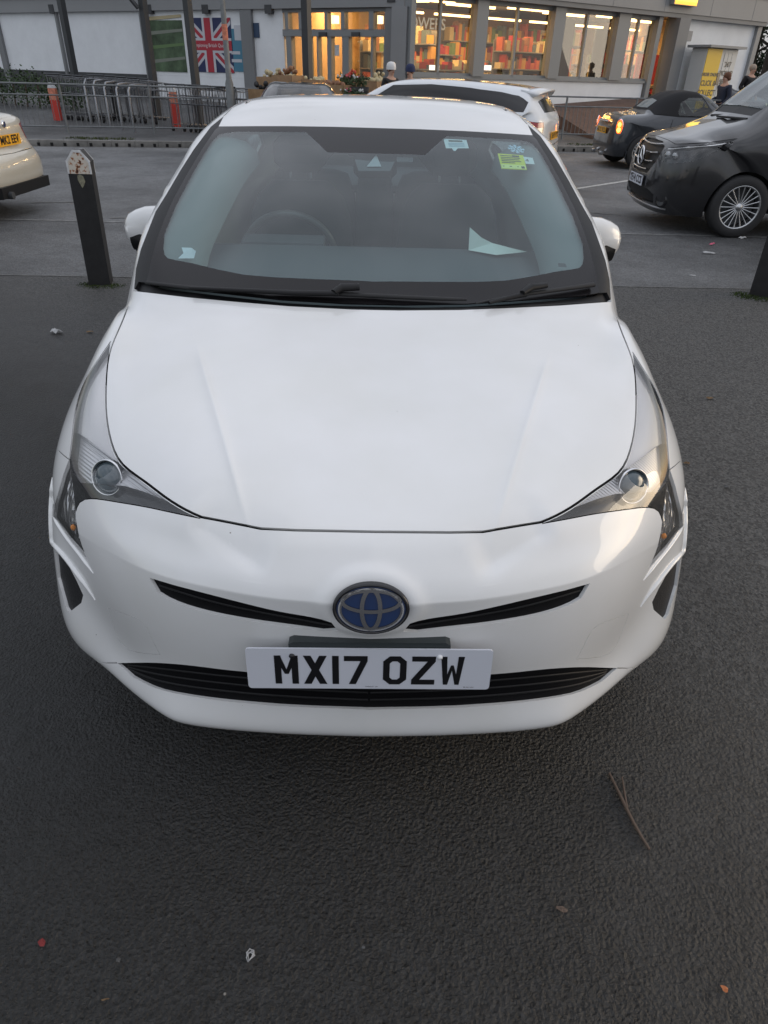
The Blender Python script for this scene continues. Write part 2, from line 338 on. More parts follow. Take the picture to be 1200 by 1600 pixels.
        for (nm, pts, mode) in regions:
            P = s.inv(dens(pts+[pts[0]], 0)[:-1], mode)*sc2; polys.append((nm, P, [P])); addpoly(P)
        vo, eo, fo, *_ = delaunay_2d_cdt([Vector(v) for v in V], E, [], 0, 1e-5)
        vo = np.array([v[:] for v in vo]); fo = np.array([f for f in fo if len(f) == 3]); cen = vo[fo].mean(1)
        lab = np.full(len(fo), -1)
        for pi_, (nm, P, quads) in enumerate(polys):
            for Q in quads:
                m = pip(cen, Q) & (lab < 0); lab[m] = pi_
        p = vo/sc2; G = s.ev(s.G, p); N = s.ev(s.N, p); N /= np.linalg.norm(N, axis=1, keepdims=True); c0 = p[:,1] < 1e-3
        out = {}
        names = [q[0] for q in polys]
        for nm in set(names)|{default}:
            sel = np.isin(lab, [i for i, q in enumerate(names) if q == nm] + ([-1] if nm == default else []))
            F = fo[sel]
            if len(F) == 0: continue
            u, invx = np.unique(F, return_inverse=True); out[nm] = (G[u], N[u], invx.reshape(F.shape), c0[u])
        s.pan = out; return out

def dens(pts, k=0):
    """smooth (k=1) or straight subdivision of a mixed list of points"""
    out = []
    for a, b in zip(pts[:-1], pts[1:]):
        out.append(a)
        if not isinstance(a[0], str) and not isinstance(b[0], str):
            n = 3
            for i in range(1, n): out.append((a[0]+(b[0]-a[0])*i/n, a[1]+(b[1]-a[1])*i/n))
    out.append(pts[-1]); return out
def pip(c, P):
    x, y = c[:,0], c[:,1]; ins = np.zeros(len(c), bool); n = len(P)
    if n < 3: return ins
    bb = (x >= P[:,0].min()) & (x <= P[:,0].max()) & (y >= P[:,1].min()) & (y <= P[:,1].max()); idx = np.where(bb)[0]; x = x[idx]; y = y[idx]; r = np.zeros(len(idx), bool)
    j = n-1
    for i in range(n):
        yi, yj, xi, xj = P[i,1], P[j,1], P[i,0], P[j,0]
        if yi != yj: r ^= ((yi > y) != (yj > y)) & (x < (xj-xi)*(y-yi)/(yj-yi)+xi)
        j = i
    ins[idx] = r; return ins
def smooth_pts(pts, n=None):
    """smooth curve through 2-D points"""
    P = np.array([p for p in pts], float); Q = spl(P, n or max(8, int(len(P)*3))); return [tuple(q) for q in Q]

def panel(parts, name, m, parent, side=0, off=0.0, flange=.012, back=False):
    """parts: (V,N,T,c0) for the left half. side -1 left, 1 mirrored, 0 both in one mesh"""
    V, N, T, c0 = parts; vs = []; fs = []; ln = []
    e = {}
    for t in T:
        for a, b in ((t[0],t[1]),(t[1],t[2]),(t[2],t[0])): e[(a,b)] = e.get((a,b), 0)+1
    bd = [(a,b) for (a,b) in e if (b,a) not in e and not (c0[a] and c0[b])]
    for sgn in ([-1, 1] if side == 0 else [side]):
        mm = np.array([1 if sgn < 0 else -1, 1, 1]); Vv = (V+N*off)*mm; Nn = N*mm; b0 = len(vs)
        vs += [tuple(q) for q in Vv]
        # orient
        a, b, c = Vv[T[:,0]], Vv[T[:,1]], Vv[T[:,2]]; fn = np.cross(b-a, c-a); fl = (fn*Nn[T[:,0]]).sum(1) < 0
        for t, f_ in zip(T, fl):
            t = t[::-1] if f_ else t; fs.append([b0+int(i) for i in t]); ln += [tuple(Nn[i]) for i in t]
        if flange:
            b1 = len(vs); mp = {}
            for a, b in bd:
                for i in (a, b):
                    if i not in mp: mp[i] = len(vs); vs.append(tuple(Vv[i])); vs.append(tuple(Vv[i]-Nn[i]*flange))
                q = [mp[a], mp[b], mp[b]+1, mp[a]+1]; A, B_, C_ = (np.array(vs[k]) for k in q[:3]); n_ = np.cross(B_-A, C_-A); n_ /= (np.linalg.norm(n_)+1e-12)
                fs.append(q); ln += [tuple(n_)]*4
    me = bpy.data.meshes.new(name); me.from_pydata(vs, [], fs); me.polygons.foreach_set('use_smooth', [True]*len(fs))
    me.normals_split_custom_set(ln); me.update()
    return link(name, me, m, parent)
# ------------------------------------------------------------------ materials
M = {}
M['pearl'] = mat('pearl_paint', (.78,.78,.775), .32, coat=1.0, coatr=.03)
_n = M['pearl'].node_tree; _b = _n.nodes['Principled BSDF']; _t = [q for q in _n.nodes if q.type == 'TEX_COORD'][0]
_v = _n.nodes.new('ShaderNodeTexVoronoi'); _v.inputs['Scale'].default_value = 17; _a = _n.nodes.new('ShaderNodeMath'); _a.operation = 'LESS_THAN'; _a.inputs[1].default_value = .028; _s = _n.nodes.new('ShaderNodeSeparateColor'); _g = _n.nodes.new('ShaderNodeMath'); _g.operation = 'GREATER_THAN'; _g.inputs[1].default_value = .88
_m = _n.nodes.new('ShaderNodeMath'); _m.operation = 'MULTIPLY'; _z = _n.nodes.new('ShaderNodeTexNoise'); _z.inputs['Scale'].default_value = 5; _z.inputs['Detail'].default_value = 7; _r = _n.nodes.new('ShaderNodeValToRGB'); _r.color_ramp.elements[0].position = .3; _r.color_ramp.elements[1].position = .7; _r.color_ramp.elements[0].color = (.745,.745,.73,1); _r.color_ramp.elements[1].color = (.79,.79,.79,1)     # light road film and specks of dirt
_x = _n.nodes.new('ShaderNodeMixRGB'); _x.inputs[2].default_value = (.22,.20,.17,1)
for _p, _q in ((_t.outputs['Object'], _v.inputs[0]), (_t.outputs['Object'], _z.inputs[0]), (_v.outputs['Distance'], _a.inputs[0]), (_v.outputs['Color'], _s.inputs[0]), (_s.outputs[0], _g.inputs[0]), (_a.outputs[0], _m.inputs[0]), (_g.outputs[0], _m.inputs[1]), (_z.outputs[0], _r.inputs[0]), (_r.outputs[0], _x.inputs[1]), (_m.outputs[0], _x.inputs[0]), (_x.outputs[0], _b.inputs['Base Color'])): _n.links.new(_p, _q)
M['black'] = mat('black_plastic', (.009,.009,.010), .5, spec=.3)
M['gloss'] = mat('gloss_black', (.012,.012,.014), .12)
M['frit'] = mat('glass_border', (.010,.009,.010), .25, spec=.28)
M['steel'] = mat('dark_steel', (.045,.048,.052), .5)
M['rub'] = mat('rubber', (.02,.02,.021), .7, bump=.2, bscale=60)
M['dark'] = mat('dark_void', (.006,.006,.006), .9)
M['chrome'] = mat('chrome', (.75,.75,.76), .12, metal=1)
M['alloy'] = mat('alloy', (.55,.56,.57), .3, metal=1)
M['satin'] = mat('satin_reflector', (.60,.585,.585), .22, metal=.55, coat=1)
M['lens'] = glass('lamp_lens', (.98,.98,.98), 1.6, 1.5)
M['wind'] = glass('windscreen_glass', (.70,.86,.87), 1.25, 1.5)
_n = M['wind'].node_tree; _mx = _n.nodes.new('ShaderNodeMixShader'); _mx.inputs[0].default_value = .045; _df = _n.nodes.new('ShaderNodeBsdfDiffuse'); _df.inputs[0].default_value = (.34,.50,.55,1)     # teal haze put into the glass colour to brighten the windscreen
_o = [q for q in _n.nodes if q.type == 'OUTPUT_MATERIAL'][0]; _s = _o.inputs[0].links[0].from_socket; _n.links.new(_s, _mx.inputs[1]); _n.links.new(_df.outputs[0], _mx.inputs[2]); _n.links.new(_mx.outputs[0], _o.inputs[0])
M['side'] = glass('side_glass', (.45,.5,.5), 1.3, 1.5)
M['white'] = mat('white_plastic', (.78,.79,.8), .35)
M['plate'] = mat('plate_white', (.62,.64,.70), .35)
M['plate_y'] = mat('plate_yellow', (.85,.42,.02), .4)
M['ink'] = mat('plate_ink', (.008,.008,.01), .35)
M['grey'] = mat('interior_grey', (.085,.09,.095), .8)
M['fab'] = mat('seat_fabric', (.03,.032,.035), .9)
M['lining'] = mat('pillar_lining', (.42,.44,.42), .8)
M['yellow'] = mat('yellow_paper', (.62,.68,.02), .6)
M['amber'] = mat('amber', (.9,.3,.03), .3)
M['blueem'] = mat('emblem_blue', (.002,.022,.09), .25, coat=.3)
M['smoke'] = mat('emblem_dark_chrome', (.22,.22,.23), .2, metal=1)
def ribbed(name, col, scale, rough=.3, metal=.6, axis='X', strength=.6, dist=.002):
    m = mat(name, col, rough, metal); n = m.node_tree; b = n.nodes['Principled BSDF']; tc = n.nodes.new('ShaderNodeTexCoord'); wv = n.nodes.new('ShaderNodeTexWave'); wv.bands_direction = axis; wv.inputs['Scale'].default_value = scale; wv.inputs['Distortion'].default_value = .3
    bp = n.nodes.new('ShaderNodeBump'); bp.inputs['Strength'].default_value = strength; bp.inputs['Distance'].default_value = dist; n.links.new(tc.outputs['Object'], wv.inputs[0]); n.links.new(wv.outputs['Fac'], bp.inputs['Height']); n.links.new(bp.outputs[0], b.inputs['Normal']); return m
M['rib'] = ribbed('ribbed_reflector', (.62,.62,.64), 45, axis='DIAGONAL')

# ------------------------------------------------------------------ near white hatchback
rows = [
 [(0,.06,.185),(.25,.068,.185),(.45,.088,.19),(.51,.115,.19),(.61,.185,.19),(.71,.28,.185),(.81,.395,.18),(.85,.58,.18)],
 [(0,.006,.222),(.25,.016,.222),(.45,.038,.225),(.505,.062,.226),(.62,.155,.226),(.73,.26,.222),(.848,.40,.205),(.87,.58,.21)],
 [(0,.03,.31),(.25,.045,.31),(.47,.095,.31),(.60,.18,.30),(.735,.275,.285),(.85,.40,.272),(.878,.585,.28)],
 [(0,.02,.40),(.25,.035,.40),(.46,.09,.395),(.61,.19,.38),(.735,.30,.37),(.842,.41,.36),(.878,.60,.36)],
 [(0,.005,.50),(.25,.022,.50),(.45,.075,.50),(.62,.19,.49),(.74,.31,.47),(.845,.43,.46),(.88,.63,.46)],
 [(0,-.002,.60),(.25,.02,.60),(.45,.08,.60),(.62,.20,.58),(.755,.34,.55),(.85,.46,.54),(.885,.66,.54)],
 [(0,-.002,.655),(.18,.01,.655),(.316,.04,.655),(.466,.10,.648),(.59,.19,.635),(.72,.31,.61),(.82,.44,.60),(.875,.60,.605),(.887,.71,.595)],
 [(0,-.002,.655),(.18,.01,.655),(.316,.04,.655),(.466,.10,.648),(.59,.19,.635),(.72,.31,.61),(.82,.44,.60),(.875,.60,.605),(.887,.71,.595)],
 [(0,.012,.685),(.18,.025,.685),(.32,.058,.683),(.468,.12,.675),(.592,.205,.663),(.72,.325,.645),(.82,.45,.635),(.873,.61,.63),(.886,.74,.62)],
 [(0,.05,.722),(.18,.062,.719),(.33,.10,.712),(.47,.16,.705),(.60,.245,.70),(.72,.36,.695),(.81,.48,.69),(.865,.64,.685),(.885,.79,.65)],
 [(0,.10,.767),(.2,.11,.765),(.355,.14,.762),(.47,.20,.757),(.58,.27,.752),(.68,.365,.752),(.77,.49,.75),(.845,.67,.745),(.885,.86,.675)],
 [(0,.24,.815),(.2,.245,.815),(.36,.265,.814),(.48,.31,.808),(.58,.38,.806),(.67,.47,.808),(.768,.59,.806),(.838,.76,.785),(.873,.87,.73),(.885,.95,.68)],
 [(0,.45,.865),(.3,.455,.865),(.5,.48,.857),(.62,.54,.853),(.70,.63,.855),(.772,.725,.858),(.832,.86,.813),(.868,.96,.74),(.885,1.05,.67)],
 [(0,.70,.917),(.3,.70,.916),(.5,.71,.906),(.64,.75,.897),(.725,.80,.905),(.785,.90,.903),(.83,.98,.85),(.867,1.07,.75),(.885,1.16,.62)],
 [(0,.93,.958),(.3,.94,.956),(.5,.955,.948),(.66,.985,.938),(.735,1.02,.94),(.79,1.08,.935),(.83,1.14,.865),(.865,1.2,.75),(.884,1.27,.50)],
 [(0,1.02,.995),(.3,1.03,.992),(.5,1.05,.985),(.66,1.09,.978),(.722,1.12,.975),(.772,1.16,.96),(.825,1.22,.89),(.858,1.28,.75),(.882,1.33,.46),(.865,1.34,.25)],
 [(0,1.28,1.122),(.3,1.29,1.118),(.5,1.31,1.103),(.65,1.335,1.09),(.722,1.36,1.095),(.772,1.385,1.075),(.79,1.40,1.0),(.825,1.42,.94),(.86,1.45,.80),(.872,1.47,.5),(.86,1.48,.22)],
 [(0,1.60,1.258),(.3,1.605,1.253),(.5,1.62,1.238),(.62,1.64,1.222),(.69,1.655,1.205),(.738,1.67,1.165),(.78,1.68,1.0),(.825,1.70,.93),(.86,1.70,.80),(.875,1.70,.5),(.86,1.70,.22)],
 [(0,1.93,1.385),(.3,1.93,1.38),(.5,1.935,1.365),(.60,1.94,1.352),(.658,1.95,1.325),(.69,1.96,1.27),(.775,1.97,1.0),(.825,1.98,.94),(.865,2.0,.80),(.88,2.0,.5),(.86,2.0,.22)],
 [(0,2.2,1.455),(.3,2.2,1.45),(.46,2.2,1.44),(.56,2.2,1.418),(.625,2.2,1.37),(.66,2.2,1.30),(.775,2.2,1.0),(.825,2.2,.94),(.865,2.2,.8),(.88,2.2,.5),(.86,2.2,.22)],
 [(0,2.5,1.478),(.3,2.5,1.472),(.44,2.5,1.462),(.53,2.5,1.442),(.60,2.5,1.39),(.645,2.5,1.32),(.775,2.5,1.0),(.825,2.5,.95),(.865,2.5,.8),(.88,2.5,.5),(.86,2.5,.22)],
 [(0,3.0,1.452),(.3,3.0,1.447),(.46,3.0,1.43),(.53,3.0,1.41),(.595,3.0,1.36),(.64,3.0,1.29),(.765,3.0,1.02),(.82,3.0,.96),(.865,3.0,.8),(.88,3.0,.5),(.86,3.0,.22)],
 [(0,3.5,1.375),(.3,3.5,1.37),(.43,3.5,1.355),(.51,3.5,1.325),(.57,3.48,1.27),(.72,3.42,1.04),(.81,3.38,.96),(.865,3.34,.8),(.88,3.30,.5),(.865,3.28,.25)],
 [(0,4.0,1.25),(.3,4.0,1.245),(.42,4.0,1.23),(.49,3.98,1.20),(.55,3.95,1.16),(.69,3.85,1.03),(.79,3.78,.95),(.86,3.7,.82),(.885,3.65,.675)],
 [(0,4.42,1.12),(.3,4.41,1.118),(.45,4.39,1.10),(.55,4.36,1.06),(.66,4.3,1.0),(.75,4.22,.92),(.83,4.15,.82),(.87,4.05,.70),(.88,4.02,.45)],
 [(0,4.5,.98),(.3,4.49,.98),(.5,4.46,.96),(.66,4.4,.92),(.77,4.3,.82),(.84,4.2,.65),(.865,4.1,.35)],
 [(0,4.54,.60),(.3,4.53,.60),(.55,4.49,.60),(.72,4.4,.58),(.82,4.27,.5),(.855,4.12,.28)],
 [(0,4.44,.25),(.3,4.43,.25),(.55,4.39,.25),(.72,4.32,.25),(.80,4.22,.24),(.84,4.12,.22)],
]
def _wide(p):
    x, y, z = p; k = np.interp(y, [1.1,1.2,1.45,1.75,1.95,2.2,2.5,3.2,3.9], [0,.02,.045,.075,.09,.095,.10,.06,0]); q = min(1, max(0, (z-.88)/.12)); return (x*(1+k*q*q*(3-2*q)), y, z)
rows = [[_wide(p) for p in r] for r in rows]
def seg_dist(G, a, b):
    a = np.array(a[:2], float); b = np.array(b[:2], float); d = b-a; L = np.linalg.norm(d); d = d/L; r = G[...,:2]-a; t = r@d; p = r[...,0]*(-d[1])+r[...,1]*d[0]
    fall = np.clip(np.minimum(t, L-t)/ (L*.25), 0, 1); return p, fall*fall*(3-2*fall)
def disp_car(G):
    z = G[...,2]; out = np.zeros(G.shape[:2]); up = (z > .69)
    p, f = seg_dist(G, (-.235,.05), (-.50,.80))          # bonnet crease
    out += np.where(up, f*.0048*np.exp(-np.sqrt(p*p+3e-6)/.009), 0)
    p, f = seg_dist(G, (-.40,.16), (-.205,.045))         # nose dimple under the bonnet edge
    m = (z > .68) & (z < .80)
    out += np.where(m, -f*.010*np.exp(-(np.clip(-p+.0, 0, 9)/.016)**2)*np.exp(-(np.clip(p, 0, 9)/.055)**2), 0)
    # corner flare standing proud of the bumper face
    r2 = ((G[...,0]+.80)/.10)**2 + ((z-.33)/.17)**2
    out += np.where(G[...,1] < .7, .016*np.exp(-r2), 0)
    # raised collar round the emblem
    r = np.sqrt((G[...,0]/.094)**2 + ((z-.643)/.062)**2)
    out += np.where(G[...,1] < .2, .006*np.exp(-((r-1.0)/.22)**2), 0)
    return out
CAR = empty('white_hatchback', (-.0205, 0, 0), radians(1.55), 'pearl white hatchback with blue oval emblem, parked nose-on in the foreground', 'car')
bpy.context.view_layer.update()
S = Surf(rows, disp=disp_car, root=CAR)
hood_edge = smooth_pts([(208,456),(190,505),(172,550),(166,600),(167,653),(177,700),(193,727),(227,753),(260,778),(293,798),(315,808)]) + [(360,816.5),(407,826),(460,828.5),('c',831)]
hood_rear = [(208,455),(250,460),(292,465),(367,472),(450,479),(546,484),('c',485)]
lamp_out = smooth_pts([(173,533),(153,562),(135,589),(123,616),(116,648),(112.5,680),(110,702),(108,718)])
lamp_low = smooth_pts([(118,802),(124,786),(137,779.5),(177,783.5),(227,792),(260,799),(293,806),(313,810)])
ind_in = smooth_pts([(118,802),(120.5,823),(127,850),(138,877)]); ind_out = [(108,718),(98,745),(93,763),(86,787),(83,808),(104,838),(138,877)]
lamp_in = [(173,533)]+smooth_pts([(170.5,550),(164.5,600),(165,654),(175,702),(191,729),(225,755.5),(258,780.5),(291,800.5),(313,810)])
slot = [(233,902.5)]+smooth_pts([(273,914.5),(340,932),(407,949),(447,957.5),(497,966.5),(518,973)])+[(528,985.5)]+smooth_pts([(505,986.5),(440,977.5),(407,973),(323,957),(267,938.5),(247,927)])[0:]
lower_g = [(183,1036)]+smooth_pts([(215,1035.5),(240,1035.5),(290,1039),(340,1045),(387,1050),(470,1056)])+[('c',1062),('c',1109)]+smooth_pts([(440,1103.5),(340,1094),(273,1083),(240,1074),(207,1057.5)])
fog = [(85.5,861),(97,868),(107,883),(120,908),(130,930),(127,942),(108,957),(103,950),(90,903)]
clear = [('c',440),(560,438.5),(490,436),(425,433),(380,429),(340,421),(299,411),(275,406.5),(262,403.5),(257,398),(255,388),(257,366),(275,321),(305,264),(325,230),(333,219),(342,211),(352,208),(370,206),(478,206.5),(495,222),(511,238),(556,239),('c',240)]
glass_e = [('c',475),(540,474),(440,468),(340,457),(262,448),(236,443),(229,441),(236,408),(245,375),(257,342),(272,309),(290,276),(317,231),(336,203),(341,199)]
trim_o = [(209,452),(212,420),(219.5,390),(230,363),(243,330),(260,303),(281,267),(302,234),(329,198),(350,181)]
roof_l = [(350,181),(362,169),(374,158),(388,151),('xy',-.545,2.25),('xy',-.535,2.6),('xy',-.525,3.0),('xy',-.50,3.5),('xy',-.48,3.98)]
ws_top = [(341,197.5),(400,197),(450,197),(520,198),('c',200)]
seam = [(108,718),(99,711),(90.5,703)]
lampA = smooth_pts([(173,533),(153,562),(135,589),(123,616),(116,648),(113,676)]) + [(123,677),(150,697),(175,716),(184,722)] + smooth_pts([(184,722),(175,702),(165,654),(164.5,600),(170.5,550),(173,533)])[1:-1]
lampB = [(113,676),(123,677),(150,697),(175,716),(184,722),(191,729),(225,755.5),(262,783),(225,768),(195,759),(160,756),(125,754),(106,730),(108,718)]
reg = [
 ('slot', slot, 'px'), ('lower', lower_g, 'px'), ('fog', fog, 'px'),
 ('ind', ind_out + ind_in[::-1][1:] , 'px'),
 ('lampA', lampA, 'px'), ('lampB', lampB, 'px'),
 ('lampC', lamp_out + [(104,735),(118,802)] + lamp_low[1:] + lamp_in[::-1][1:-1], 'px'),
 ('hood', hood_edge + hood_rear[::-1], 'px'),
 ('clear', clear, 'px'),
 ('frit', glass_e + ws_top, 'px'),
 ('cowl', hood_rear[:-1] + [('c',487),('c',472)] + glass_e[1:7] + [(216,440)], 'px'),
 ('trim', trim_o + [(341,199)] + glass_e[6:-1][::-1], 'px'),
 ('hatch', [('st',22.3/27,0),('st',24.2/27,0),('xy',-.2,4.30),('xy',-.40,4.26),('xy',-.44,3.7),('xy',-.40,3.42),('xy',-.2,3.38)], 'px'),
 ('roof', ws_top[1:] + [('st',24/27.,0)] + roof_l[::-1] + [(341,197.5)], 'px'),
 ('bumper', hood_edge[-5:] + [('st',0,0),('st',0,1),('st',6.9/27,1),(90.5,703),(99,711),(108,718),(98,745),(104,790),(118,802)] + lamp_low[1:-1], 'px'),
 ('win', [('yz',1.72,1.0),('yz',2.0,1.33),('yz',2.45,1.37),('yz',2.45,1.0)], 'px'),
 ('win', [('yz',2.52,1.0),('yz',2.52,1.37),('yz',3.1,1.31),('yz',3.35,1.2),('yz',3.35,1.05)], 'px'),
 ('win', [('yz',1.45,1.0),('yz',1.67,1.2),('yz',1.67,1.0)], 'px'),
]
TG = .0022
gaps = [
 (hood_edge, .0028, 'px'), (lamp_low, .0012, 'px'), (ind_in, .0012, 'px'), (lamp_out, .0026, 'px'), (ind_out, .0016, 'px'), (seam, .0012, 'px'),
 ([(103,984),(117,1015),(147,1033),(165,1036),(183,1036)], .0015, 'px'),
 (roof_l[:4]+roof_l[4:], .006, 'px'),
 (smooth_pts([(168,950),(182,990),(197,1013),(250,1023)]), .0007, 'px'), (smooth_pts([(168,950),(205,963),(225,975),(238,999),(250,1023)]), .0006, 'px'),
 ([('yz',1.50,.25),('yz',1.45,.6),('yz',1.52,.93)], .0022, 'px'), ([('yz',2.5,.25),('yz',2.5,.95)], .0022, 'px'), ([('yz',3.3,.9),('yz',3.2,.6),('yz',3.05,.4),('yz',3.0,.25)], .0022, 'px'),
]
def par(a, b, o, n=40):
    a = np.array(a, float); b = np.array(b, float); d = (b-a)/np.linalg.norm(b-a); n_ = np.array([-d[1], d[0]])*o; return [tuple(a+(b-a)*t+n_) for t in np.linspace(0, 1, n)]
CL = [(par((-.256,.11), (-.50,.80), o), 'xy') for o in (0,.005,-.005,.012,-.012,.024,-.024,.04,-.04)]
P = S.cut(reg, gaps, nt=np.r_[np.linspace(0,.54,270), np.linspace(.545,1,62)], ns=120, default='side', lines=CL)
g = CAR
panel(P['bumper'], 'front_bumper', M['pearl'], g, 0, flange=.0085)
panel(P['hood'], 'bonnet', M['pearl'], g, 0, off=.001)
panel(P['roof'], 'roof', M['pearl'], g, 0)
panel(P['side'], 'body_shell', M['pearl'], g, 0)
panel(P['clear'], 'windscreen', M['wind'], g, 0, flange=0)
panel(P['frit'], 'windscreen_border', M['frit'], g, 0, flange=.004)
panel(P['cowl'], 'cowl', M['black'], g, 0, off=-.012, flange=.0)
panel(P['trim'], 'pillar_trim', M['black'], g, -1, off=-.001); panel(P['trim'], 'pillar_trim', M['black'], g, 1, off=-.001)
for sd in (-1, 1): panel(P['win'], 'side_window', M['side'], g, sd, off=-.003, flange=0)

panel(P['hatch'], 'rear_window', M['side'], g, 0, flange=0)
def merge(*ks):
    ks = [k for k in ks if k in P]; b = 0; V = []; N = []; T = []; C_ = []
    for k in ks:
        v, n, t, c = P[k]; V.append(v); N.append(n); T.append(t+b); C_.append(c); b += len(v)
    return np.concatenate(V), np.concatenate(N), np.concatenate(T), np.concatenate(C_)
panel(P['gap'], 'panel_seams', M['dark'], g, 0, off=-.011, flange=0)
panel(P['roof'], 'headlining', M['lining'], g, 0, off=-.03, flange=0)
panel(P['side'], 'inner_lining', M['lining'], g, 0, off=-.035, flange=0)
M['grl'] = mat('grille_black', (.004,.004,.005), .6, spec=.15)
panel(P['slot'], 'upper_grille', M['grl'], g, 0, off=-.008, flange=0)
panel(P['lower'], 'lower_grille', M['grl'], g, 0, off=-.008, flange=0)
M['net'] = mat('grille_net', (.012,.012,.014), .5, bump=.8, bscale=260)
crys = mat('indicator_reflector', (.55,.55,.56), .15, metal=.85)
n_ = crys.node_tree; v_ = n_.nodes.new('ShaderNodeTexVoronoi'); v_.inputs['Scale'].default_value = 38; tc_ = n_.nodes.new('ShaderNodeTexCoord'); b_ = n_.nodes.new('ShaderNodeBump'); b_.inputs['Distance'].default_value = .02; b_.inputs['Strength'].default_value = .9
mp_ = n_.nodes.new('ShaderNodeMapping'); mp_.inputs['Scale'].default_value = (1.6,1.6,.35); n_.links.new(tc_.outputs['Object'], mp_.inputs[0]); n_.links.new(mp_.outputs[0], v_.inputs[0]); n_.links.new(v_.outputs['Distance'], b_.inputs['Height']); n_.links.new(b_.outputs[0], n_.nodes['Principled BSDF'].inputs['Normal'])

# surface points anywhere in the picture of this car
_w = S.world(S.G*np.array([-1,1,1])); S.K['pxr'] = (proj(_w), S.K['px'][1])
def cpt(u, v, off=0.0, side=None):
    sd = side if side else (-1 if u < 580 else 1)
    if sd < 0: return S.pt([(u,v)], 'px', off)[0]
    return S.pt([(u,v)], 'pxr', off)[0]*np.array([-1,1,1])
def cnr(u, v):
    if u < 580: return S.nt_([(u,v)], 'px')[0]
    return S.nt_([(u,v)], 'pxr')[0]*np.array([-1,1,1])

mirx = Matrix.Scale(-1, 4, (1,0,0))
for sd in (-1, 1):
    fx = lambda q: (q[0]*-sd, q[1], q[2])          # points found on the left half, mirrored for sd = 1
    hl = panel(merge('lampA','lampB','lampC'), 'headlight', M['lens'], g, sd, flange=0)
    panel(P['lampA'], 'reflector', M['satin'], hl, sd, off=-.014, flange=.0)
    panel(P['lampB'], 'ribbed_panel', M['rib'], hl, sd, off=-.022, flange=.0)
    panel(P['lampC'], 'lamp_housing', M['gloss'], hl, sd, off=-.040, flange=.0)
    panel(merge('lampA','lampB','lampC'), 'lamp_rim', M['gloss'], hl, sd, off=-.0445, flange=-.043)
    q = S.pt([(161,743)], 'px', -.012)[0]; nn = Vector(S.nt_([(161,743)])[0]); nn = (nn + Vector((0,-.8,-.2))).normalized()
    if sd > 0: q = q*np.array([-1,1,1]); nn.x = -nn.x
    T_ = Vector((0,0,1)).rotation_difference(nn).to_matrix().to_4x4(); T_.translation = Vector(q)
    r0 = .039
    MB().lathe([(r0*1.0,-.03),(r0*1.08,-.004),(r0*1.13,0),(r0*1.08,.004),(r0*1.0,.002),(r0*.98,-.012)], 40, T_).build('lamp_ring', M['chrome'], hl)
    pl = mat('projector_glass', (.05,.075,.09), .06, coat=1) if 'proj' not in M else M['proj']; M['proj'] = pl
    MB().lathe([(r0*.98,-.012),(r0*.9,-.002),(r0*.7,.006),(r0*.4,.011),(.0001,.013)], 40, T_).build('projector_lens', pl, hl)
    il = panel(P['ind'], 'indicator', M['lens'], g, sd, flange=0)
    panel(P['ind'], 'indicator_reflector', crys, il, sd, off=-.018, flange=0)
    q = S.pt([(108,826)], 'px', -.010)[0]; MB().ball(fx(q), .0065, sc3=(1,1,1.3)).build('indicator_bulb', M['amber'], il)
    panel(P['fog'], 'fog_grille', M['net'], g, sd, off=-.008, flange=0)
    for path, wd, hh in (([(76,745),(71,770),(67.5,797),(68.5,818),(73,836),(95,862),(120,894),(137,918),(149,938)], .0075, .0075), ([(82,806),(92,822),(104,840),(125,867),(146,896)], .005, .005)):
        pts = smooth_pts(path, 40); st = S.inv(pts); Pc = S.ev(S.G, st); Nc = S.ev(S.N, st); Tc = np.gradient(Pc, axis=0); Bc = np.cross(Nc, Tc); Bc /= np.linalg.norm(Bc, axis=1, keepdims=True)
        k = np.linspace(0, 1, len(pts)); tp = np.minimum(1, np.minimum(k/.12+.15, (1-k)/.25+.25))[:,None]
        prof = [(-1,-.15),(-.75,.45),(-.25,.95),(.25,.9),(.6,.4),(1,-.15)]
        vs = []; fs = []
        for i in range(len(pts)):
            for a, h in prof: vs.append(fx(Pc[i]+Bc[i]*a*wd*tp[i]+Nc[i]*h*hh*tp[i]))
        m_ = len(prof)
        for i in range(len(pts)-1):
            for j in range(m_-1): fs.append((i*m_+j, i*m_+j+1, (i+1)*m_+j+1, (i+1)*m_+j))
        MB().add(vs, fs, True).build('corner_fin', M['pearl'], g, fixn=False)
# grille bars
def bars(nm, top, bot, ks, off, r, par):
    for sd in (-1, 1):
        pass
    mb = MB()
    for k in ks:
        pts = []
        n = 26
        A = spl(np.array(top, float), n); B = spl(np.array(bot, float), n)
        for sd in (-1, 1):
            L_ = [cpt(*(A[i]*(1-k)+B[i]*k), off, -1)*np.array([1 if sd < 0 else -1, 1, 1]) for i in range(n)]
            mb.tube(L_, r, 6)
    return mb.build(nm, M['black'], par)
bars('grille_bar', [(195,1037),(240,1036),(340,1045.5),(470,1056),(575,1062)], [(200,1050),(240,1073),(340,1093),(440,1102.5),(575,1108)], (.28,.52,.76), -.0075, .003, g)
bars('slot_bar', [(240,906),(340,933),(447,959),(515,978)], [(250,927),(340,958),(440,976),(520,984)], (.5,), -.0075, .0025, g)

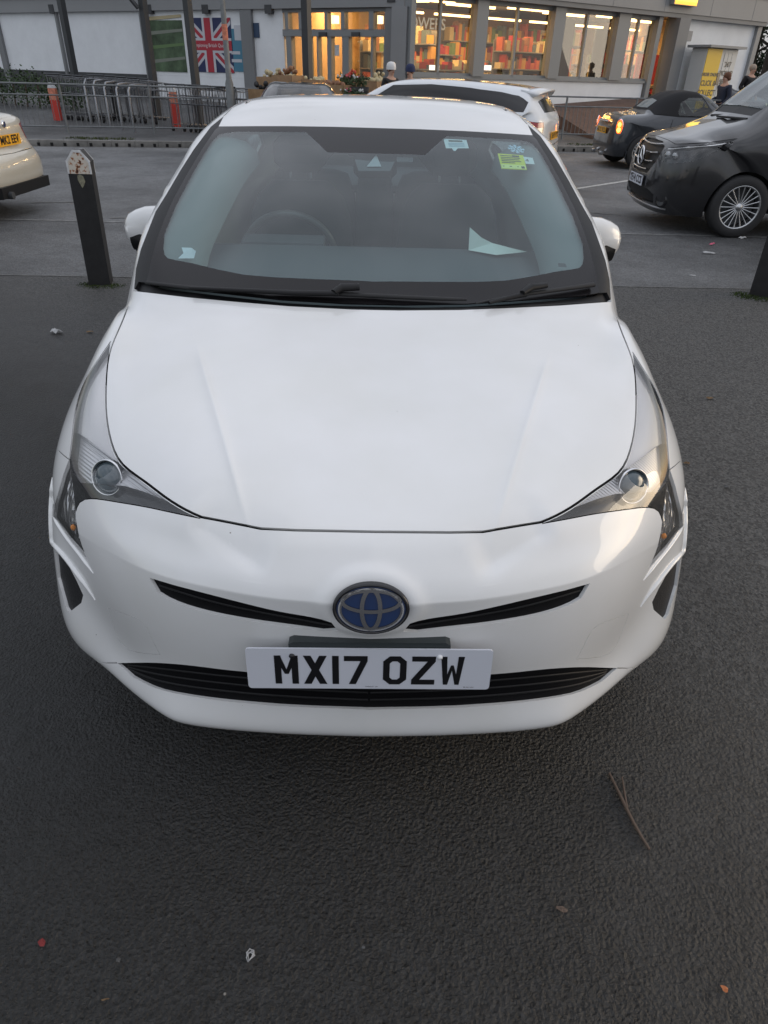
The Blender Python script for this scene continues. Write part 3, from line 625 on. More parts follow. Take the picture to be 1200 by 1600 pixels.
# --- flat shapes without overlaps
def flat_union(polys):
    V = []; E = []; F = []
    for p in polys:
        b = len(V); V += [Vector(q[:2]) for q in p]
        E += [(b+i, b+(i+1) % len(p)) for i in range(len(p))]
    vo, eo, fo, *_ = delaunay_2d_cdt(V, E, [], 0, 1e-7); vo = np.array([v[:] for v in vo]); fo = np.array([f for f in fo if len(f) == 3]); c = vo[fo].mean(1); k = np.zeros(len(c), bool)
    for p in polys: k |= pip(c, np.array([q[:2] for q in p]))
    return [tuple(v) for v in vo], [list(map(int, f)) for f in fo[k]]
def stroke(pts, wd, closed=False):
    P_ = [Vector(p) for p in pts]; n = len(P_); L_ = []; R_ = []
    for i in range(n):
        a = P_[i-1] if (i or closed) else None; b = P_[(i+1) % n] if (i < n-1 or closed) else None
        d1 = (P_[i]-a).normalized() if a is not None else None; d2 = (b-P_[i]).normalized() if b is not None else None
        if d1 is None: d1 = d2
        if d2 is None: d2 = d1
        n1 = Vector((-d1.y, d1.x)); n2 = Vector((-d2.y, d2.x)); m = (n1+n2); m = m.normalized() if m.length > 1e-6 else n1; k = wd/2/max(.45, m.dot(n1)); L_.append(P_[i]+m*k); R_.append(P_[i]-m*k)
    out = []
    for i in range(n if closed else n-1):
        j = (i+1) % n; out.append([R_[i][:], R_[j][:], L_[j][:], L_[i][:]])
    return out
def ell(cx, cy, a, b, n=48): return [(cx+a*cos(2*pi*k/n), cy+b*sin(2*pi*k/n)) for k in range(n)]
def flat_obj(name, polys, Mx, m, parent, thick=0.0):
    v, f = flat_union(polys); mb = MB()
    mb.add([Mx@Vector((x, y, thick)) for x, y in v], f)
    if thick:
        e = {}
        for q in f:
            for i in range(len(q)): e[(q[i], q[(i+1) % len(q)])] = 1
        for a, b in list(e):
            if (b, a) not in e: mb.add([Mx@Vector((v[a][0],v[a][1],thick)), Mx@Vector((v[b][0],v[b][1],thick)), Mx@Vector((v[b][0],v[b][1],0)), Mx@Vector((v[a][0],v[a][1],0))], [(0,3,2,1)])
    return mb.build(name, m, parent, fixn=False)
GL = {  # 50 x 79 mm letters
 'M': (50, [[(0,0),(14,0),(14,79),(0,79)], [(36,0),(50,0),(50,79),(36,79)], [(0,79),(13,79),(29,28),(21,28)], [(50,79),(37,79),(21,28),(29,28)]]),
 'X': (50, [[(0,0),(16,0),(50,79),(34,79)], [(34,0),(50,0),(16,79),(0,79)]]),
 '1': (14, [[(0,0),(14,0),(14,79),(0,79)]]),
 '7': (50, [[(0,65),(50,65),(50,79),(0,79)], [(10,0),(25,0),(50,65),(35,65)]]),
 'Z': (50, [[(0,65),(50,65),(50,79),(0,79)], [(0,0),(50,0),(50,14),(0,14)], [(0,14),(17,14),(50,65),(33,65)]]),
 'W': (50, [[(0,79),(13,79),(17,0),(8,0)], [(50,79),(37,79),(33,0),(42,0)], [(8,0),(17,0),(28,55),(22,55)], [(42,0),(33,0),(22,55),(28,55)]]),
 'O': (50, stroke([(7,17),(17,7),(33,7),(43,17),(43,62),(33,72),(17,72),(7,62)], 14, True)),
}
def plate_glyphs(txt, gap=11, space=33):
    wtot = 0; 
    for i, c in enumerate(txt):
        wtot += (space-gap if c == ' ' else GL[c][0]+gap)
    wtot -= gap; x = -wtot/2; out = []
    for c in txt:
        if c == ' ': x += space-gap; continue
        w_, ps = GL[c]; out += [[((x+a)/1000, (b-39.5)/1000) for a, b in p] for p in ps]; x += w_+gap
    return out
# number plate
pc = Vector((-.001,-.022,.492)); PM = frameM(pc, (1,0,.004), (0,.06,1)); mb = MB(); w2, h2, r2 = .26, .0555, .008
out = []
for cx, cy, a0 in ((w2-r2,h2-r2,0),(-w2+r2,h2-r2,90),(-w2+r2,-h2+r2,180),(w2-r2,-h2+r2,270)):
    for k in range(5): a = radians(a0+k*22.5); out.append((cx+r2*cos(a), cy+r2*sin(a)))
mb.prism(out, 'Z', -.004, 0, M=PM); plt = mb.build('number_plate', M['plate'], g)
flat_obj('plate_letters', plate_glyphs('MX17 OZW'), PM@Matrix.Translation((0,-.002,.0008)), M['ink'], plt)
text('plate_maker', 'MADE BY  UK', .0045, PM@Matrix.Translation((.005,-.0485,.0009)), M['ink'], plt); text('plate_standard', 'BS AU 145e', .0045, PM@Matrix.Translation((.215,-.0485,.0009)), M['ink'], plt)
MB().lathe([(.0001,.005),(.004,.0045),(.006,.002),(.006,0)], 16, PM@Matrix.Translation((.148,.036,0))).build('plate_screw', M['white'], plt)
MB().lathe([(.0001,.005),(.004,.0045),(.006,.002),(.006,0)], 16, PM@Matrix.Translation((-.163,.037,.0008))).build('plate_screw', M['ink'], plt)
M['holder'] = mat('plate_holder', (.03,.038,.04), .5)
MB().prism([(-.17,0),(.17,0),(.17,.062),(.16,.068),(-.16,.068),(-.17,.062)], 'Z', -.03, -.006, M=PM).build('plate_holder', M['holder'], g)
# emblem
eq = Vector(cpt(577.5,948)); EM = frameM((0, eq.y-.004, eq.z), (1,0,0), (0,.36,1))
mb = MB(); a, b = .078, .054
mb.add([EM@Vector((x*k, y*k, z)) for k, z in ((1.0,-.02),(1.0,.006),(.97,.010),(.91,.010),(.89,.006)) for x, y in ell(0,0,a,b,64)], [(i*64+k, i*64+(k+1)%64, (i+1)*64+(k+1)%64, (i+1)*64+k) for i in range(4) for k in range(64)], True)
emb = mb.build('emblem', M['gloss'], g)
MB().add([EM@Vector((x, y, .0065)) for x, y in ell(0,0,a*.90,b*.90,64)], [list(range(64))]).build('emblem_field', M['blueem'], emb, fixn=False)
rings = stroke(ell(0,0,a*.83,b*.82,64), .0035, True)
flat_obj('emblem_rim', rings, EM@Matrix.Translation((0,0,.0085)), M['chrome'], emb, .0015)
rings = stroke(ell(0,0,.0185,.0425,48), .0085, True) + stroke(ell(0,.0175,.058,.0225,56), .0075, True) + stroke(ell(0,0,a*.79,b*.77,64), .004, True)
flat_obj('emblem_loops', rings, EM@Matrix.Translation((0,0,.007)), M['smoke'], emb, .003)
# wipers
def wiper(path, r, m=M['black'], off=.03):
    return [cpt(u, v, off) for u, v in path]
wp = MB(); wp.tube(wiper([(300,459),(380,463),(460,467),(530,468)], 0, off=.022), [.008,.011,.013,.015], 8, flat=.6); w0 = wp.build('wiper_arm', M['black'], g)
wb = MB(); wb.tube(wiper([(232,446),(300,455),(420,461),(520,464),(620,469),(690,472),(728,473)], 0, off=.012), [.008,.010,.010,.010,.010,.009,.006], 8, flat=.7); wb.build('wiper_blade', M['rub'], w0)
wh = MB(); wh.tube(wiper([(522,470),(535,462),(562,461)], 0, off=.03), [.012,.017,.014], 8, flat=.7); wh.build('wiper_head', M['black'], w0)
wp = MB(); wp.tube(wiper([(762,482),(795,473),(818,468)], 0, off=.02), [.007,.010,.012], 8, flat=.7); w1 = wp.build('wiper_arm', M['black'], g)
wb = MB(); wb.tube(wiper([(742,480),(790,470),(850,461),(900,454),(924,450)], 0, off=.014), [.004,.006,.009,.010,.011], 8, flat=.7); wb.build('wiper_blade', M['rub'], w1)
wh = MB(); wh.tube(wiper([(812,470),(825,461),(848,458)], 0, off=.03), [.010,.016,.012], 8, flat=.7); wh.build('wiper_head', M['black'], w1)
# cowl louvre + inner dark tub under the glass edge
MB().tube([cpt(u, v, -.02) for u, v in [(240,455),(330,465),(430,474),(520,478),(578,480)]] + [cpt(u, v, -.02) for u, v in [(640,480),(730,478),(830,473),(930,468)]], .012, 6).build('cowl_strip', M['rub'], g)

# side mirrors
def mirror(sd):
    prof = []; n = 28; vs = []; fs = []
    secs = [(-.02,.30,.55),(.0,.62,.80),(.03,.86,.96),(.07,1,1),(.12,.99,.98),(.16,.95,.95),(.19,.88,.86),(.207,.68,.66),(.215,.35,.35),(.217,.08,.08)]
    for (x, sy, sz) in secs:
        for k in range(n):
            a = 2*pi*k/n; c, s_ = cos(a), sin(a); e = .75
            y = np.sign(c)*abs(c)**e*.062*sy; z = np.sign(s_)*abs(s_)**e*.084*sz
            vs.append((sd*(.76+x), 1.735 - y + x*.32, 1.022 + z + x*.05 - .18*x*(1 if s_ < 0 else .35)*0 - (max(0, x-.1)*.30 if s_ > 0 else 0)))
    for i in range(len(secs)-1):
        for k in range(n): fs.append((i*n+k, i*n+(k+1) % n, (i+1)*n+(k+1) % n, (i+1)*n+k))
    fs.append(list(range(n))); fs.append([(len(secs)-1)*n+k for k in range(n)])
    iv = [(v[0]+sd*(.022 if v[2] < 1.022 else -.055)*(i_//n)/5, 1.735+(v[1]-1.735)*1.08-.006, 1.022+(v[2]-1.022)*1.03-.004) for i_, v in enumerate(vs[:n*6])]
    mr = MB().add(vs, fs, True).build('side_mirror', M['pearl'], g)
    MB().add(iv, [(i*n+k, i*n+(k+1) % n, (i+1)*n+(k+1) % n, (i+1)*n+k) for i in range(5) for k in range(n)]+[list(range(n))], True).build('mirror_inner_cover', M['black'], mr)
    MB().tube([(sd*.775,1.735,.975),(sd*.85,1.745,.948),(sd*.93,1.78,.95)], [.038,.036,.022], 14, flat=.75).build('mirror_base', M['black'], mr)
    MB().tube([(sd*.74,1.72,.955),(sd*.80,1.735,.985),(sd*.835,1.74,1.0)], [.04,.042,.05], 14, flat=.8).build('mirror_foot', M['black'], mr)
    MB().add([(sd*(.785+.15*i), 1.80+.03*i, .995+.08*j) for i, j in ((0,0),(1,0),(1,1),(0,1))], [(0,1,2,3)]).build('mirror_glass', M['chrome'], mr)
mirror(-1); mirror(1)

# cabin
MB().prism([(1.12,.93),(1.25,.965),(1.5,.985),(1.68,.995),(1.74,.975),(1.76,.90),(1.78,.55),(1.12,.55)], 'X', -.70, .70).build('dashboard', M['grey'], g)
hb = MB(); hb.tube([(-.36+.19*cos(a), 2.02-.20*.0-.19*sin(a)*.36, .885+.19*sin(a)*.93) for a in np.linspace(0, 2*pi, 41)[:-1]], .014, 10, closed=True); sw = hb.build('steering_wheel', mat('wheel_leather', (.10,.095,.09), .35), g)
hb = MB(); hb.box((-.36,2.0,.88), (.15,.05,.13), bev=.02)
for a in (0, pi, -pi/2): hb.tube([(-.36+.05*cos(a), 2.0-.05*sin(a)*.36, .885+.05*sin(a)*.93), (-.36+.18*cos(a), 2.02-.18*sin(a)*.36, .885+.18*sin(a)*.93)], .014, 6)
hb.build('wheel_hub', M['fab'], sw)
MB().prism([(1.74,.99),(1.85,1.0),(1.86,.93),(1.74,.90)], 'X', -.52, -.20).build('instrument_hood', M['grey'], g)
def seat(x, y, back_h=.64, w_=.26, head=True, lab=None):
    n = 14; vs = []; fs = []
    secs = [(0,.9,.06),(.12,1,.085),(.3,1.02,.09),(.48,.95,.08),(.58,.8,.07),(back_h,.55,.04)]
    for h, kx, d in secs:
        for k in range(n): a = 2*pi*k/n; vs.append((x+np.sign(cos(a))*abs(cos(a))**.6*w_*kx, y+.36*h+np.sign(sin(a))*abs(sin(a))**.7*d, .50+h*.93))
    for i in range(len(secs)-1):
        for k in range(n): fs.append((i*n+k, i*n+(k+1) % n, (i+1)*n+(k+1) % n, (i+1)*n+k))
    fs.append([(len(secs)-1)*n+k for k in range(n)])
    s_ = MB().add(vs, fs, True).build('seat', M['fab'], g)
    MB().box((x, y-.22, .43), (w_*1.9,.5,.16), bev=.05).build('seat_cushion', M['fab'], s_)
    if head:
        zt = .50+back_h*.93; mb = MB(); mb.box((x, y+.36*back_h+.02, zt+.12), (.26,.11,.17), bev=.045); hd = mb.build('headrest', M['fab'], s_)
        mb = MB(); [mb.tube([(x+q, y+.36*back_h+.02, zt-.03),(x+q, y+.36*back_h+.02, zt+.06)], .007, 6) for q in (-.05,.05)]; mb.build('headrest_post', M['chrome'], s_)
seat(-.37, 2.45); seat(.37, 2.45); seat(-.38, 3.28, .60, .27); seat(.38, 3.28, .60, .27); seat(0, 3.30, .5, .12)
MB().prism([(1.2,.18),(4.3,.18),(4.3,.45),(3.6,.45),(3.5,.30),(1.2,.30)], 'X', -.80, .80).build('floor_pan', M['dark'], g)
MB().prism([(3.45,.98),(4.25,1.0),(4.25,.96),(3.45,.94)], 'X', -.62, .62).build('parcel_shelf', M['grey'], g)
# roof camera unit and rear-view mirror
cu_ = [(552,198),(618,198),(620,240),(610,262),(560,262),(553,240)]
pp = [cpt(u, v, -.012) for u, v in cu_]; dn = Vector((0,.05,-.03)); vs = [Vector(p) for p in pp]+[Vector(p)+dn for p in pp]; n = len(pp)
MB().add(vs, [list(range(n)), list(range(n,2*n))]+[(i,(i+1)%n,n+(i+1)%n,n+i) for i in range(n)]).build('camera_pod', M['gloss'], g)
tri = [cpt(u, v, -.010) for u, v in ((586,237),(596,256),(573,256))]; MB().add(tri, [(0,1,2)]).build('camera_window', mat('pod_window', (.35,.36,.37), .3), g, fixn=False)
MB().box((.0,1.99,1.305), (.24,.03,.062), bev=.015).build('rear_view_mirror', M['fab'], g)
# stickers behind the glass
def patch(name, quad, m, off=-.004, n=5, par=None):
    vs = []; fs = []
    (a, b, c, d) = [np.array(q, float) for q in quad]
    for i in range(n):
        for j in range(n):
            s_, t_ = i/(n-1), j/(n-1); q = (a*(1-s_)+b*s_)*(1-t_)+(d*(1-s_)+c*s_)*t_; vs.append(cpt(q[0], q[1], off))
    for i in range(n-1):
        for j in range(n-1): fs.append((i*n+j, (i+1)*n+j, (i+1)*n+j+1, i*n+j+1))
    return MB().add(vs, fs).build(name, m, par or g, fixn=False)
def lerpq(quad, x0, x1, y0, y1):
    a, b, c, d = [np.array(q, float) for q in quad]; f = lambda s_, t_: tuple((a*(1-s_)+b*s_)*(1-t_)+(d*(1-s_)+c*s_)*t_)
    return [f(x0,y0), f(x1,y0), f(x1,y1), f(x0,y1)]
M['stk'] = mat('sticker_white', (.60,.68,.68), .6); M['stkink'] = mat('sticker_ink', (.03,.05,.03), .6); M['stkblue'] = mat('sticker_blue', (.12,.30,.42), .6); M['yel2'] = mat('sticker_pale_yellow', (.70,.78,.25), .6)
yq = [(778,238),(818,241),(824,264),(784,262)]
st = patch('permit_sticker', yq, M['yellow']); st['label'] = 'yellow paper permit stuck inside the glass'
patch('sticker_band', lerpq(yq,.02,.98,.70,.97), M['yel2'], -.0032, par=st)
for i, (x1, y) in enumerate(((.55,.10),(.85,.22),(.8,.33),(.85,.44),(.6,.55),(.7,.80))): patch('print_line', lerpq(yq,.08,x1,y,y+.05), M['stkink'], -.0032, 3, par=st)
patch('print_block', lerpq(yq,.55,.82,.06,.18), M['stkink'], -.0032, 3, par=st); patch('print_block', lerpq(yq,.80,.93,.78,.93), M['stkink'], -.0030, 3, par=st)
wq = [(693,215),(729,217),(733,230),(697,230)]
st = patch('tax_sticker', wq, M['stk']); patch('print_line', lerpq(wq,.2,.8,.12,.3), M['stkink'], -.0032, 3, par=st); patch('sticker_tab', [(706,229.5),(716,229.5),(712,234),(709,234)], M['stk'], par=g)
for y in (.45,.6,.75): patch('print_line', lerpq(wq,.15,.85,y,y+.05), M['stkblue'], -.0032, 3, par=st)
fq = [(818,243),(833,245),(836,255),(822,254)]; st = patch('number_sticker', fq, M['stk'])
c4 = Vector(cpt(824,249.5,-.0025)); x4 = Vector(cpt(828,250,-.0025))-c4; y4 = Vector(cpt(823.5,246,-.0025))-c4; text('sticker_number', '4', .028, frameM(c4, x4, y4), M['stkink'], st)
# snowflake sticker
c5 = Vector(cpt(807,231,-.004)); x5 = Vector(cpt(812,231.4,-.004))-c5; y5 = Vector(cpt(806.8,227,-.004))-c5; SM = frameM(c5, x5, y5); ps = []
for k in range(8):
    a = k*pi/4; d = Vector((cos(a), sin(a))); ps += stroke([d*.006, d*.033], .005)
    for q in (.016,.025):
        for sg in (-1, 1): e = Vector((cos(a+sg*.9), sin(a+sg*.9))); ps += stroke([d*q, d*q+e*.009], .004)
ps += stroke(ell(0,0,.008,.008,12), .004, True)
flat_obj('snowflake_sticker', ps, SM, mat('snow_ink', (.45,.62,.75), .6), g)
gq = [(620,242),(646,243),(645,251),(620,250)]; patch('badge_frame', gq, M['ink'], -.006)
patch('glass_marks', [(872,410),(884,411),(886,417),(873,416)], M['ink'], -.002)
# wheels
def cwheel(x, y, r, wd, root, spokes, style='y'):
    T_ = Matrix.Translation((x,y,r))@Matrix.Rotation(pi/2 if x > 0 else -pi/2, 4, 'Y'); h = wd/2        # local +z points outward
    wl = MB().lathe([(r*.66,-h),(r*.93,-h),(r*.985,-h*.8),(r,-h*.4),(r,h*.4),(r*.985,h*.8),(r*.93,h),(r*.70,h*.98),(r*.66,h*.9)], 40, T_).build('wheel', M['rub'], root)
    mb = MB(); mb.lathe([(r*.70,h*.97),(r*.68,h*1.0),(r*.65,h*.92),(r*.64,h*.2),(r*.64,-h)], 40, T_)
    for k in range(spokes):
        a = 2*pi*k/spokes
        for da in ((-.10,.10) if style == 'y' else (0,)):
            p = [T_@Vector((q*cos(a+da*w_), q*sin(a+da*w_), z)) for q, z, w_ in ((r*.10,h*.72,.3),(r*.38,h*.80,.9),(r*.655,h*.88,1.6))]; mb.tube(p, [r*.05,r*.035,r*.035] if style == 'y' else [r*.03,r*.022,r*.026], 5)
    mb.lathe([(.0001,h*.85),(r*.13,h*.8),(r*.15,h*.6),(.0001,h*.5)], 16, T_); mb.build('rim', M['alloy'], wl)
    MB().lathe([(.0001,-h*.2),(r*.62,-h*.2)], 24, T_).build('brake_disc', M['steel'], wl); return wl
for x in (-.765,.765):
    for y in (.95,3.65): cwheel(x, y, .325, .21, g, 5)
for y in (.95,3.65): MB().box((0,y,.42), (1.5,.85,.5)).build('wheel_well', M['dark'], g)
MB().prism([(.50,.21),(4.4,.22),(4.4,.26),(.50,.27)], 'X', -.66, .66).build('undertray', M['dark'], g)
MB().prism([(.62,.40),(.62,.66),(.95,.90),(1.1,.92),(1.1,.40)], 'X', -.62, .62).build('engine_bay', M['dark'], g)

M['garnish'] = mat('pillar_garnish', (.19,.205,.20), .85)
go_ = smooth_pts([(250,398),(254,355),(272,315),(300,265),(324,228),(345,206)], 14); gi_ = smooth_pts([(303,402),(306,360),(324,315),(352,265),(376,228),(396,206)], 14)
for sd in (-1, 1):
    vs = []; fs = []
    for a, b_ in zip(go_, gi_):
        for k, o_ in ((0,-.008),(.35,-.020),(.7,-.035),(1,-.07),(1.0,-.12)):
            q = S.pt([(a[0]*(1-k)+b_[0]*k, a[1]*(1-k)+b_[1]*k)], 'px', o_)[0]; vs.append((-sd*q[0], q[1], q[2]))
    for i in range(13):
        for j in range(4): fs.append((i*5+j, i*5+j+1, i*5+j+6, i*5+j+5))
    MB().add(vs, fs, True).build('pillar_garnish', M['garnish'], g)
# ------------------------------------------------------------------ ground
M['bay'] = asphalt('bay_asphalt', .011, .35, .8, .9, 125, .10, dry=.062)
M['road'] = asphalt('road_asphalt', .135, .62, .35, .35, 90, .08)
M['lane'] = asphalt('lane_asphalt', .095, .60, .4, .35, 90, .08)
M['pave'] = asphalt('pavement_asphalt', .09, .7, .25, .2, 60, .05)
M['paint'] = mat('road_paint', (.42,.42,.40), .7, var=.5, vscale=25)
def sheet(name, pts, z, m): 
    return tag(MB().add([(p[0], p[1], z) for p in pts], [list(range(len(pts)))]).build(name, m), kind='structure')
A1, B1 = atZ(0,430), atZ(1190,452); A2, B2 = atZ(0,343), atZ(1195,371); K0, K1 = atZ(100,229), atZ(900,237.5)
def ext(a, b, x): t = (x-a[0])/(b[0]-a[0]); return (x, a[1]+(b[1]-a[1])*t)
sheet('ground', [(-300,-300),(300,-300),(300,500),(-300,500)], -.004, M['road'])
sheet('road', [ext(A2,B2,-60), ext(A2,B2,60), ext(K0,K1,60), ext(K0,K1,-60)], 0, M['road'])
sheet('lane', [ext(A1,B1,-60), ext(A1,B1,60), ext(A2,B2,60), ext(A2,B2,-60)], 0.0005, M['lane'])
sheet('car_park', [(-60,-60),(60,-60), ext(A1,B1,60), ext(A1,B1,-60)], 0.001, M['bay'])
def line(name, a, b, wd, z=.0045, m=None, lab=None):
    a = np.array(a[:2]); b = np.array(b[:2]); d = (b-a)/np.linalg.norm(b-a); n = np.array([-d[1], d[0]])*wd/2; k = max(2, int(np.linalg.norm(b-a)/.25)); L_ = []; R_ = []
    for i in range(k+1):
        p = a+(b-a)*i/k; j = 1+random.uniform(-.25,.2); L_.append((*(p+n*j), z)); R_.append((*(p-n*j), z))
    return tag(MB().add(L_+R_, [(i, i+1, k+2+i, k+1+i) for i in range(k)]).build(name, m or M['paint']), kind='structure')
M['seam'] = mat('seam_grey', (.12,.12,.115), .8, var=.5, vscale=12)
line('lane_seam', ext(A1,B1,-14), ext(A1,B1,16), .02, m=M['seam']); line('lane_edge', ext(A2,B2,-14), ext(A2,B2,16), .045, m=mat('edge_grey', (.2,.2,.195), .8, var=.5, vscale=9))
line('bay_line', atZ(895,296), atZ(992,281), .09); line('bay_line', atZ(915,332), atZ(970,336), .08, m=M['seam']); line('bay_line', atZ(48,317), atZ(125,316), .08, m=M['seam']); line('bay_line', atZ(172,341), atZ(200,340), .08, m=M['seam'])
# ------------------------------------------------------------------ kerb, verge, paving
ke = np.array([K1[0]-K0[0], K1[1]-K0[1]]); ke /= np.linalg.norm(ke); kn = np.array([-ke[1], ke[0]])
def kp(a, d, z=0): return (K0[0]+ke[0]*a+kn[0]*d, K0[1]+ke[1]*a+kn[1]*d, z)
def gz(x, y):
    d = (np.array([x, y])-K0[:2])@kn; t = min(1, max(0, (d-1.6)/7.0)); return .12 + .50*t*t*(3-2*t)
M['kerb'] = mat('kerb_concrete', (.17,.165,.155), .85, bump=.4, bscale=60, var=.35, vscale=4)
def kerb_piece(a0, a1):
    mb = MB(); mb.add([kp(a0,0,0),kp(a1,0,0),kp(a1,0.0,.05),kp(a0,0.0,.05),kp(a0,.012,.118),kp(a1,.012,.118),kp(a0,.17,.122),kp(a1,.17,.122),kp(a0,.17,0),kp(a1,.17,0)],
       [(0,1,2,3),(3,2,5,4),(4,5,7,6),(6,7,9,8),(0,3,4,6,8),(1,9,7,5,2)])
    return mb
kb = tag(empty('kerb'), kind='structure')
for i in range(-40, 60):
    kerb_piece(i*.5+.004, i*.5+.496).build('kerb_stone', M['kerb'], kb)
sm_ = MB()
for i in range(-70, 110):
    a = i*.27
    sm_.add([kp(a,-.003,.01),kp(a+.06,-.003,.01),kp(a+.06,-.003,.075),kp(a,-.003,.075)], [(0,1,2,3)])
sm_.build('drain_slots', M['dark'], kb)
vs = []; fs = []; na, nd = 50, 30
for i in range(na+1):
    for j in range(nd+1):
        p = kp(-40+i*2.0, .17+ (j/nd)**1.3*42); vs.append((p[0], p[1], gz(p[0], p[1])))
for i in range(na):
    for j in range(nd): fs.append((i*(nd+1)+j, (i+1)*(nd+1)+j, (i+1)*(nd+1)+j+1, i*(nd+1)+j+1))
tag(MB().add(vs, fs, True).build('pavement', M['pave']), kind='structure')
# moss / weeds at the kerb and round the posts
M['moss'] = mat('moss', (.035,.055,.012), .95, bump=.9, bscale=120, var=.6, vscale=30)
def tufts(name, spots, r, hgt, n, m=None):
    mb = MB()
    for (x, y, z) in spots:
        for _ in range(n):
            a = random.uniform(0, 2*pi); q = r*sqrt(random.random()); px_, py_ = x+q*cos(a), y+q*sin(a); h = hgt*random.uniform(.3,1)*(1-q/r*.6); b = random.uniform(0, pi); w_ = h*.45
            mb.add([(px_-w_*cos(b), py_-w_*sin(b), z), (px_+w_*cos(b), py_+w_*sin(b), z), (px_+random.uniform(-h,h)*.6, py_+random.uniform(-h,h)*.6, z+h)], [(0,1,2)])
    return tag(mb.build(name, m or M['moss'], fixn=False), kind='stuff')
M['verge'] = mat('verge_grass', (.05,.065,.018), .95, var=.5, vscale=8); M['leaflit'] = mat('dead_leaves', (.10,.045,.025), .9, var=.5, vscale=10)
tufts('verge_grass', [kp(a, .45+random.uniform(-.1,.15), .12) for a in (.2,.5,.8,1.2,4.2,4.6,5.0,5.4,5.8,6.2,12.2,12.6,13,13.4,13.8,14.2,14.6,15,15.4,16)], .30, .06, 110, M['verge'])
tufts('dead_leaves', [kp(a, .55, .12) for a in (3.4,3.9,4.4,4.9,5.4,6.0)], .3, .05, 70, M['leaflit'])
# red block ramp in front of the right-hand windows
M['redpave'] = mat('red_paving', (.105,.065,.052), .85, bump=.4, bscale=30, var=.3, vscale=6)
# ------------------------------------------------------------------ guard rail
M['galv'] = mat('galvanised_steel', (.19,.20,.205), .55, metal=.3, var=.2, vscale=6)
def rail(name, a0, n, d, label):
    o = tag(empty(name, kp(a0,d,.12)), label, 'guard rail'); L0 = Vector(kp(a0,d,.12))
    def lp(a, z): p = kp(a0+a, d); return (p[0]-L0.x, p[1]-L0.y, z)
    for i in range(n+1):
        MB().tube([lp(i*2.0,-.05), lp(i*2.0,1.02)], .028, 8).build('post', M['galv'], o)
    for i in range(n):
        mb = MB(); f = MB()
        for z, r in ((1.0,.022),(.78,.018),(.14,.018)): f.tube([lp(i*2.0+.03,z), lp(i*2.0+1.97,z)], r, 6)
        for z, nm in ((1.0,'top'),(.78,'mid'),(.14,'low')): pass
        pn = f.build('rail', M['galv'], o)
        for k in range(1, 17): mb.tube([lp(i*2.0+k*.1176,.14), lp(i*2.0+k*.1176,.78)], .007, 4)
        mb.build('bars', M['galv'], pn)
    return o
pL = atZ(107,208,.12); aL = (pL[:2]-K0[:2])@ke; dL = (pL[:2]-K0[:2])@kn
rail('guard_rail', aL-6.0, 7, dL, 'grey steel guard rail on the left, in front of the trolleys and red posts')
pR = atZ(870,217,.12); aR = (pR[:2]-K0[:2])@ke
rail('guard_rail', aR-2.0, 5, dL, 'grey steel guard rail on the right, between the white SUV and the convertible')
# ------------------------------------------------------------------ posts
M['postblk'] = mat('bollard_black', (.014,.014,.015), .55, bump=.3, bscale=40, var=.4, vscale=10)
M['rust'] = mat('rusty_paint', (.45,.16,.05), .8)
_n = M['rust'].node_tree; _r = _n.nodes.new('ShaderNodeValToRGB'); _z = _n.nodes.new('ShaderNodeTexNoise'); _z.inputs['Scale'].default_value = 38; _z.inputs['Detail'].default_value = 5; _t = _n.nodes.new('ShaderNodeTexCoord'); _r.color_ramp.elements[0].position = .42; _r.color_ramp.elements[1].position = .5; _r.color_ramp.elements[0].color = (.34,.13,.045,1); _r.color_ramp.elements[1].color = (.60,.55,.48,1); _e = _r.color_ramp.elements.new(.36); _e.color = (.05,.02,.015,1)
_n.links.new(_t.outputs['Object'], _z.inputs[0]); _n.links.new(_z.outputs[0], _r.inputs[0]); _n.links.new(_r.outputs[0], _n.nodes['Principled BSDF'].inputs['Base Color'])
M['wpaint'] = mat('worn_white_paint', (.60,.61,.62), .7, var=.2, vscale=20)
def bollard(name, loc, rz, h, wd, dp, label, group=None, lean=0):
    o = empty(name, loc, rz, label, 'bollard', group); o.rotation_euler.y = lean; hw = wd/2; hs = h-.13
    body = [(-hw,-.05),(hw,-.05),(hw,hs+.055),(hw*.35,h),(-hw*.35,h),(-hw,hs+.055)]
    MB().prism(body, 'Y', 0, dp).build('post', M['postblk'], o)
    cap = [(-hw-.002,hs-.03),(hw+.002,hs-.03),(hw+.002,hs+.057),(hw*.35,h+.003),(-hw*.35,h+.003),(-hw-.002,hs+.057)]; ins = [(-hw+.012,hs-.03),(hw-.012,hs-.03),(hw-.012,hs+.05),(hw*.28,h-.014),(-hw*.28,h-.014),(-hw+.012,hs+.05)]
    mb = MB()
    for y in (-.004, dp+.004):
        vs = [(x, y, z) for x, z in cap]+[(x, y, z) for x, z in ins]; mb.add(vs, [(i,(i+1)%6,6+(i+1)%6,6+i) for i in range(1,6) if i != 0])
    for sx in (0,): 
        for y0, y1 in ((-.004,.012),(dp-.012,dp+.004)):
            mb.add([(x,y0,z) for x,z in cap[1:]+cap[:1]]+[(x,y1,z) for x,z in cap[1:]+cap[:1]], [(i,i+1,7+i-1,6+i) for i in range(5)])
    mb.build('white_edging', M['wpaint'], o, fixn=False)
    MB().add([(x,-.003,z) for x, z in ins], [list(range(6))]).build('rusty_face', M['rust'], o)
    pk = [(.0,hs-.13),(.018,hs-.105),(.030,hs-.08),(.02,hs-.045),(.0,hs-.034),(-.022,hs-.04),(-.024,hs-.07),(-.012,hs-.10)]
    MB().add([(x,-.003,z) for x, z in pk], [list(range(8))]).build('bare_patch', mat('bare_patch', (.22,.21,.15), .8, var=.5, vscale=60), o)
    return o
